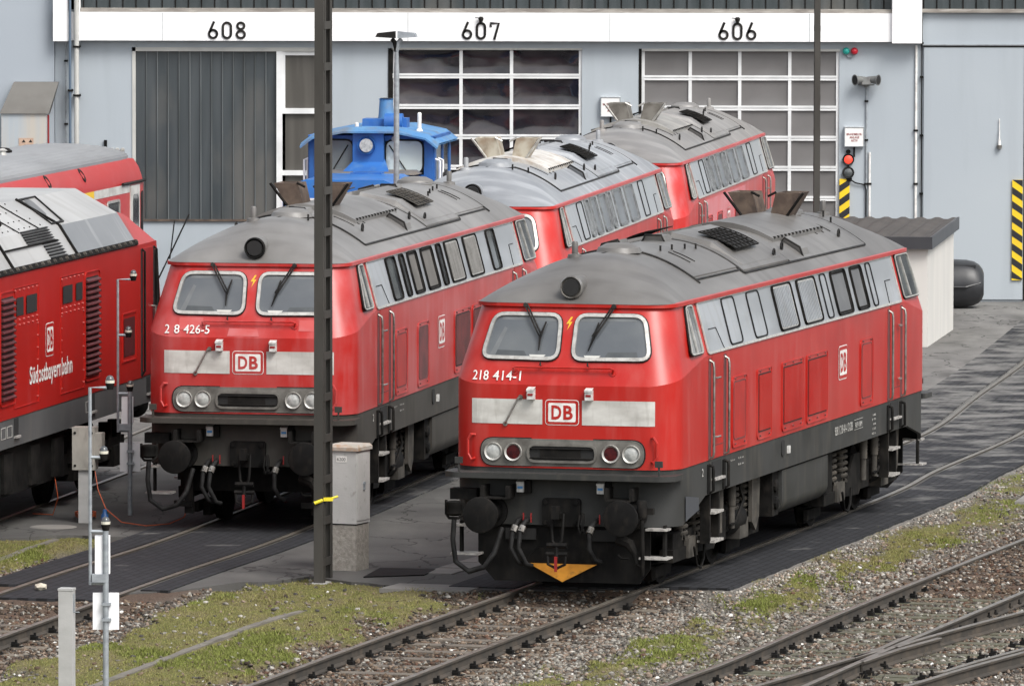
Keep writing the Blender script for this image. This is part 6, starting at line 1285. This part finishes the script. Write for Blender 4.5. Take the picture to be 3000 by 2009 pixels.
def pathdist(x, y): px = np.interp(y, [p[1] for p in PATH], [p[0] for p in PATH]); return np.where(y < 97.1, x-px, 9)
grass(650000, -7.5, 8, 86.3, 108, 'grass', .024, 0)
grass(170000, 2, 12, 98, 126, 'grass', .022, 0)
# dead stalks between the gravel
n = 420; x = rs.uniform(-4, 9, n); y = rs.uniform(87, 112, n); q = masks(x, y); k = (q[3] < .5) & (q[6] < 0) & (np.abs(x) < y*.066) & ((np.abs(q[0]) > 1.1) | (q[0] < -1)) & (np.abs(q[2]+.75) > .2) & ~((np.abs(q[0]) < 2.0) & (y > 98.8)); x, y = x[k], y[k]
b = MB()
for xx, yy in zip(x, y):
    z = float(ground_h(np.array([xx]), np.array([yy]))[0][0])
    for j in range(rnd.randint(1, 4)): b.tube([(xx+rnd.uniform(-.05,.05), yy, z-.02), (xx+rnd.uniform(-.10,.10), yy+rnd.uniform(-.05,.05), z+rnd.uniform(.05,.15))], .004, 3, False)
tag(b.build('dead_stalks', mat('dead_stalk', (.06,.05,.04), (.11,.09,.065), (5,5,5), .9)), kind='stuff')
# concrete edgings set in the grass
EDGE = mat('concrete_edging', (.17,.155,.135), (.12,.11,.095), (3,3,3), .9, dirt=(.08,.08,.035), dscale=(4,4,4), damt=.6, bump=.3)
def edging(label, P_, z=-.055):
    b = MB(); p = catmull(P_, .25); L_, R_ = offs(p, -.05), offs(p, .05); jit = lambda: rnd.uniform(-.012, .012)
    b.grid([[(q.x, q.y, z-.2) for q in L_], [(q.x+jit(), q.y, z+jit()*.5) for q in L_], [(q.x+jit(), q.y, z+jit()*.5) for q in R_], [(q.x, q.y, z-.2) for q in R_]]); tag(b.build('edging_strip', EDGE), label, 'edging', 'concrete edging strips in the grass')
edging('narrow concrete edging strip running through the grass in the foreground', PATH); edging('broken concrete edging strip in the grass left of the rubber crossing', [(-7.6,101.2),(-6.85,103.8),(-6.59,105.27),(-6.27,106.8)])
# small things on the ground
def slab(name, label, cat, pts_, z0, z1, m_, group=None):
    b = MB(); b.prism(pts_, lambda x, y: (x, y, z0), lambda x, y: (x, y, z1)); tag(b.build(name, m_), label, cat, group)
COVER = mat('cover_plate_concrete', (.20,.19,.175), (.15,.145,.135), (2,2,2), .85, dirt=(.28,.27,.25), dscale=(4,4,4), damt=.5, bump=.2)
for i in range(6):
    dx, dy = .30*i, .78*i; slab('duct_cover', 'concrete cable duct cover slab in the asphalt between the two front locomotives', 'cover', [(-1.2+dx*.8,101.6+dy),(-.78+dx*.8,101.5+dy),(-.55+dx*.8,102.2+dy),(-.97+dx*.8,102.3+dy)], -.04, -.018+.001*(i % 2), COVER, 'cable duct covers')
slab('cover_plate', 'dark steel cover plate in the asphalt right of the grey cabinet', 'cover', [(-1.93,101.03),(-1.14,101.34),(-1.0,102.1),(-1.73,102.3)], -.05, -.014, DARKM)
slab('cover_plate', 'pale concrete slab at the edge of the grass near the nearest locomotive', 'cover', [(-1.7,99.55),(-.55,99.25),(-.35,99.95),(-1.45,100.25)], -.2, -.022, COVER)
b = MB(); b.lathe([(.33,-.05),(.33,.0),(.31,.006),(.27,.008),(.005,.010)], (-6.4,108.3,-.028), (0,0,1), 28); tag(b.build('manhole_cover', COVER), 'round manhole cover in the asphalt by the grey control box', 'manhole cover')
slab('floor_marking', 'short yellow painted mark on the asphalt before the right sliding door', 'marking', [(9.95,152.4),(10.25,152.4),(10.6,154.6),(10.3,154.6)], -.032, -.024, HY)
slab('floor_plate', 'grey concrete plate at the right edge of the gravel', 'plate', [(7.3,112.6),(8.6,112.6),(8.9,114.2),(7.6,114.2)], -.2, -.02, COVER)
b = MB(); b.add([(p[0]*.09-6.02, p[1]*.09+99.15, p[2]*.055+.03) for p in IV], [tuple(f) for f in IF]); tag(b.build('stone_block', mat('pale_stone', (.5,.46,.38), (.4,.37,.3), (9,9,9), .9)), 'pale block of stone lying on the end of the rubber panels', 'stone')
ORC = mat('orange_cable', (.42,.085,.025), None, rough=.5)
def cable(label, pts_, r=.008): b = MB(); b.tube([tuple(p)+(0.,) if len(p) == 2 else p for p in pts_], r, 6); tag(b.build('power_cable', ORC), label, 'cable', 'orange power cables'); 
cable('orange cable running over the asphalt from the control box to the faded red locomotive', [Vector(p) for p in [(-5.85,108.95,.7),(-5.80,108.8,.45),(-5.68,108.6,.2),(-5.45,108.4,.03),(-5.1,108.3,-.01),(-4.8,108.6,-.01),(-4.6,109.0,.05),(-4.5,109.1,.45)]])
cable('orange cable hanging down under the angular locomotive', [Vector(p) for p in [(-6.55,110.0,.95),(-6.48,109.9,.6),(-6.42,109.8,.25),(-6.5,109.9,.0),(-6.8,110.2,-.01)]])
cable('orange cable lying coiled at the foot of the control box', [Vector((-6.02+.14*cos(a_*.7)*(1+.2*sin(a_*2.1)), 109.6+.45*sin(a_*.7), .0+.012*a_*.2)) for a_ in range(28)], .010)
b = MB(); b.lathe([(.05,0),(.055,.02),(.055,.17),(.03,.2),(.03,.24),(.02,.25)], (-5.68,108.3,-.03), (0,0,1), 12); tag(b.build('bottle', mat('blue_bottle', (.02,.08,.22), None, rough=.35), smooth=40), 'small blue bottle standing beside the grey control box', 'bottle')
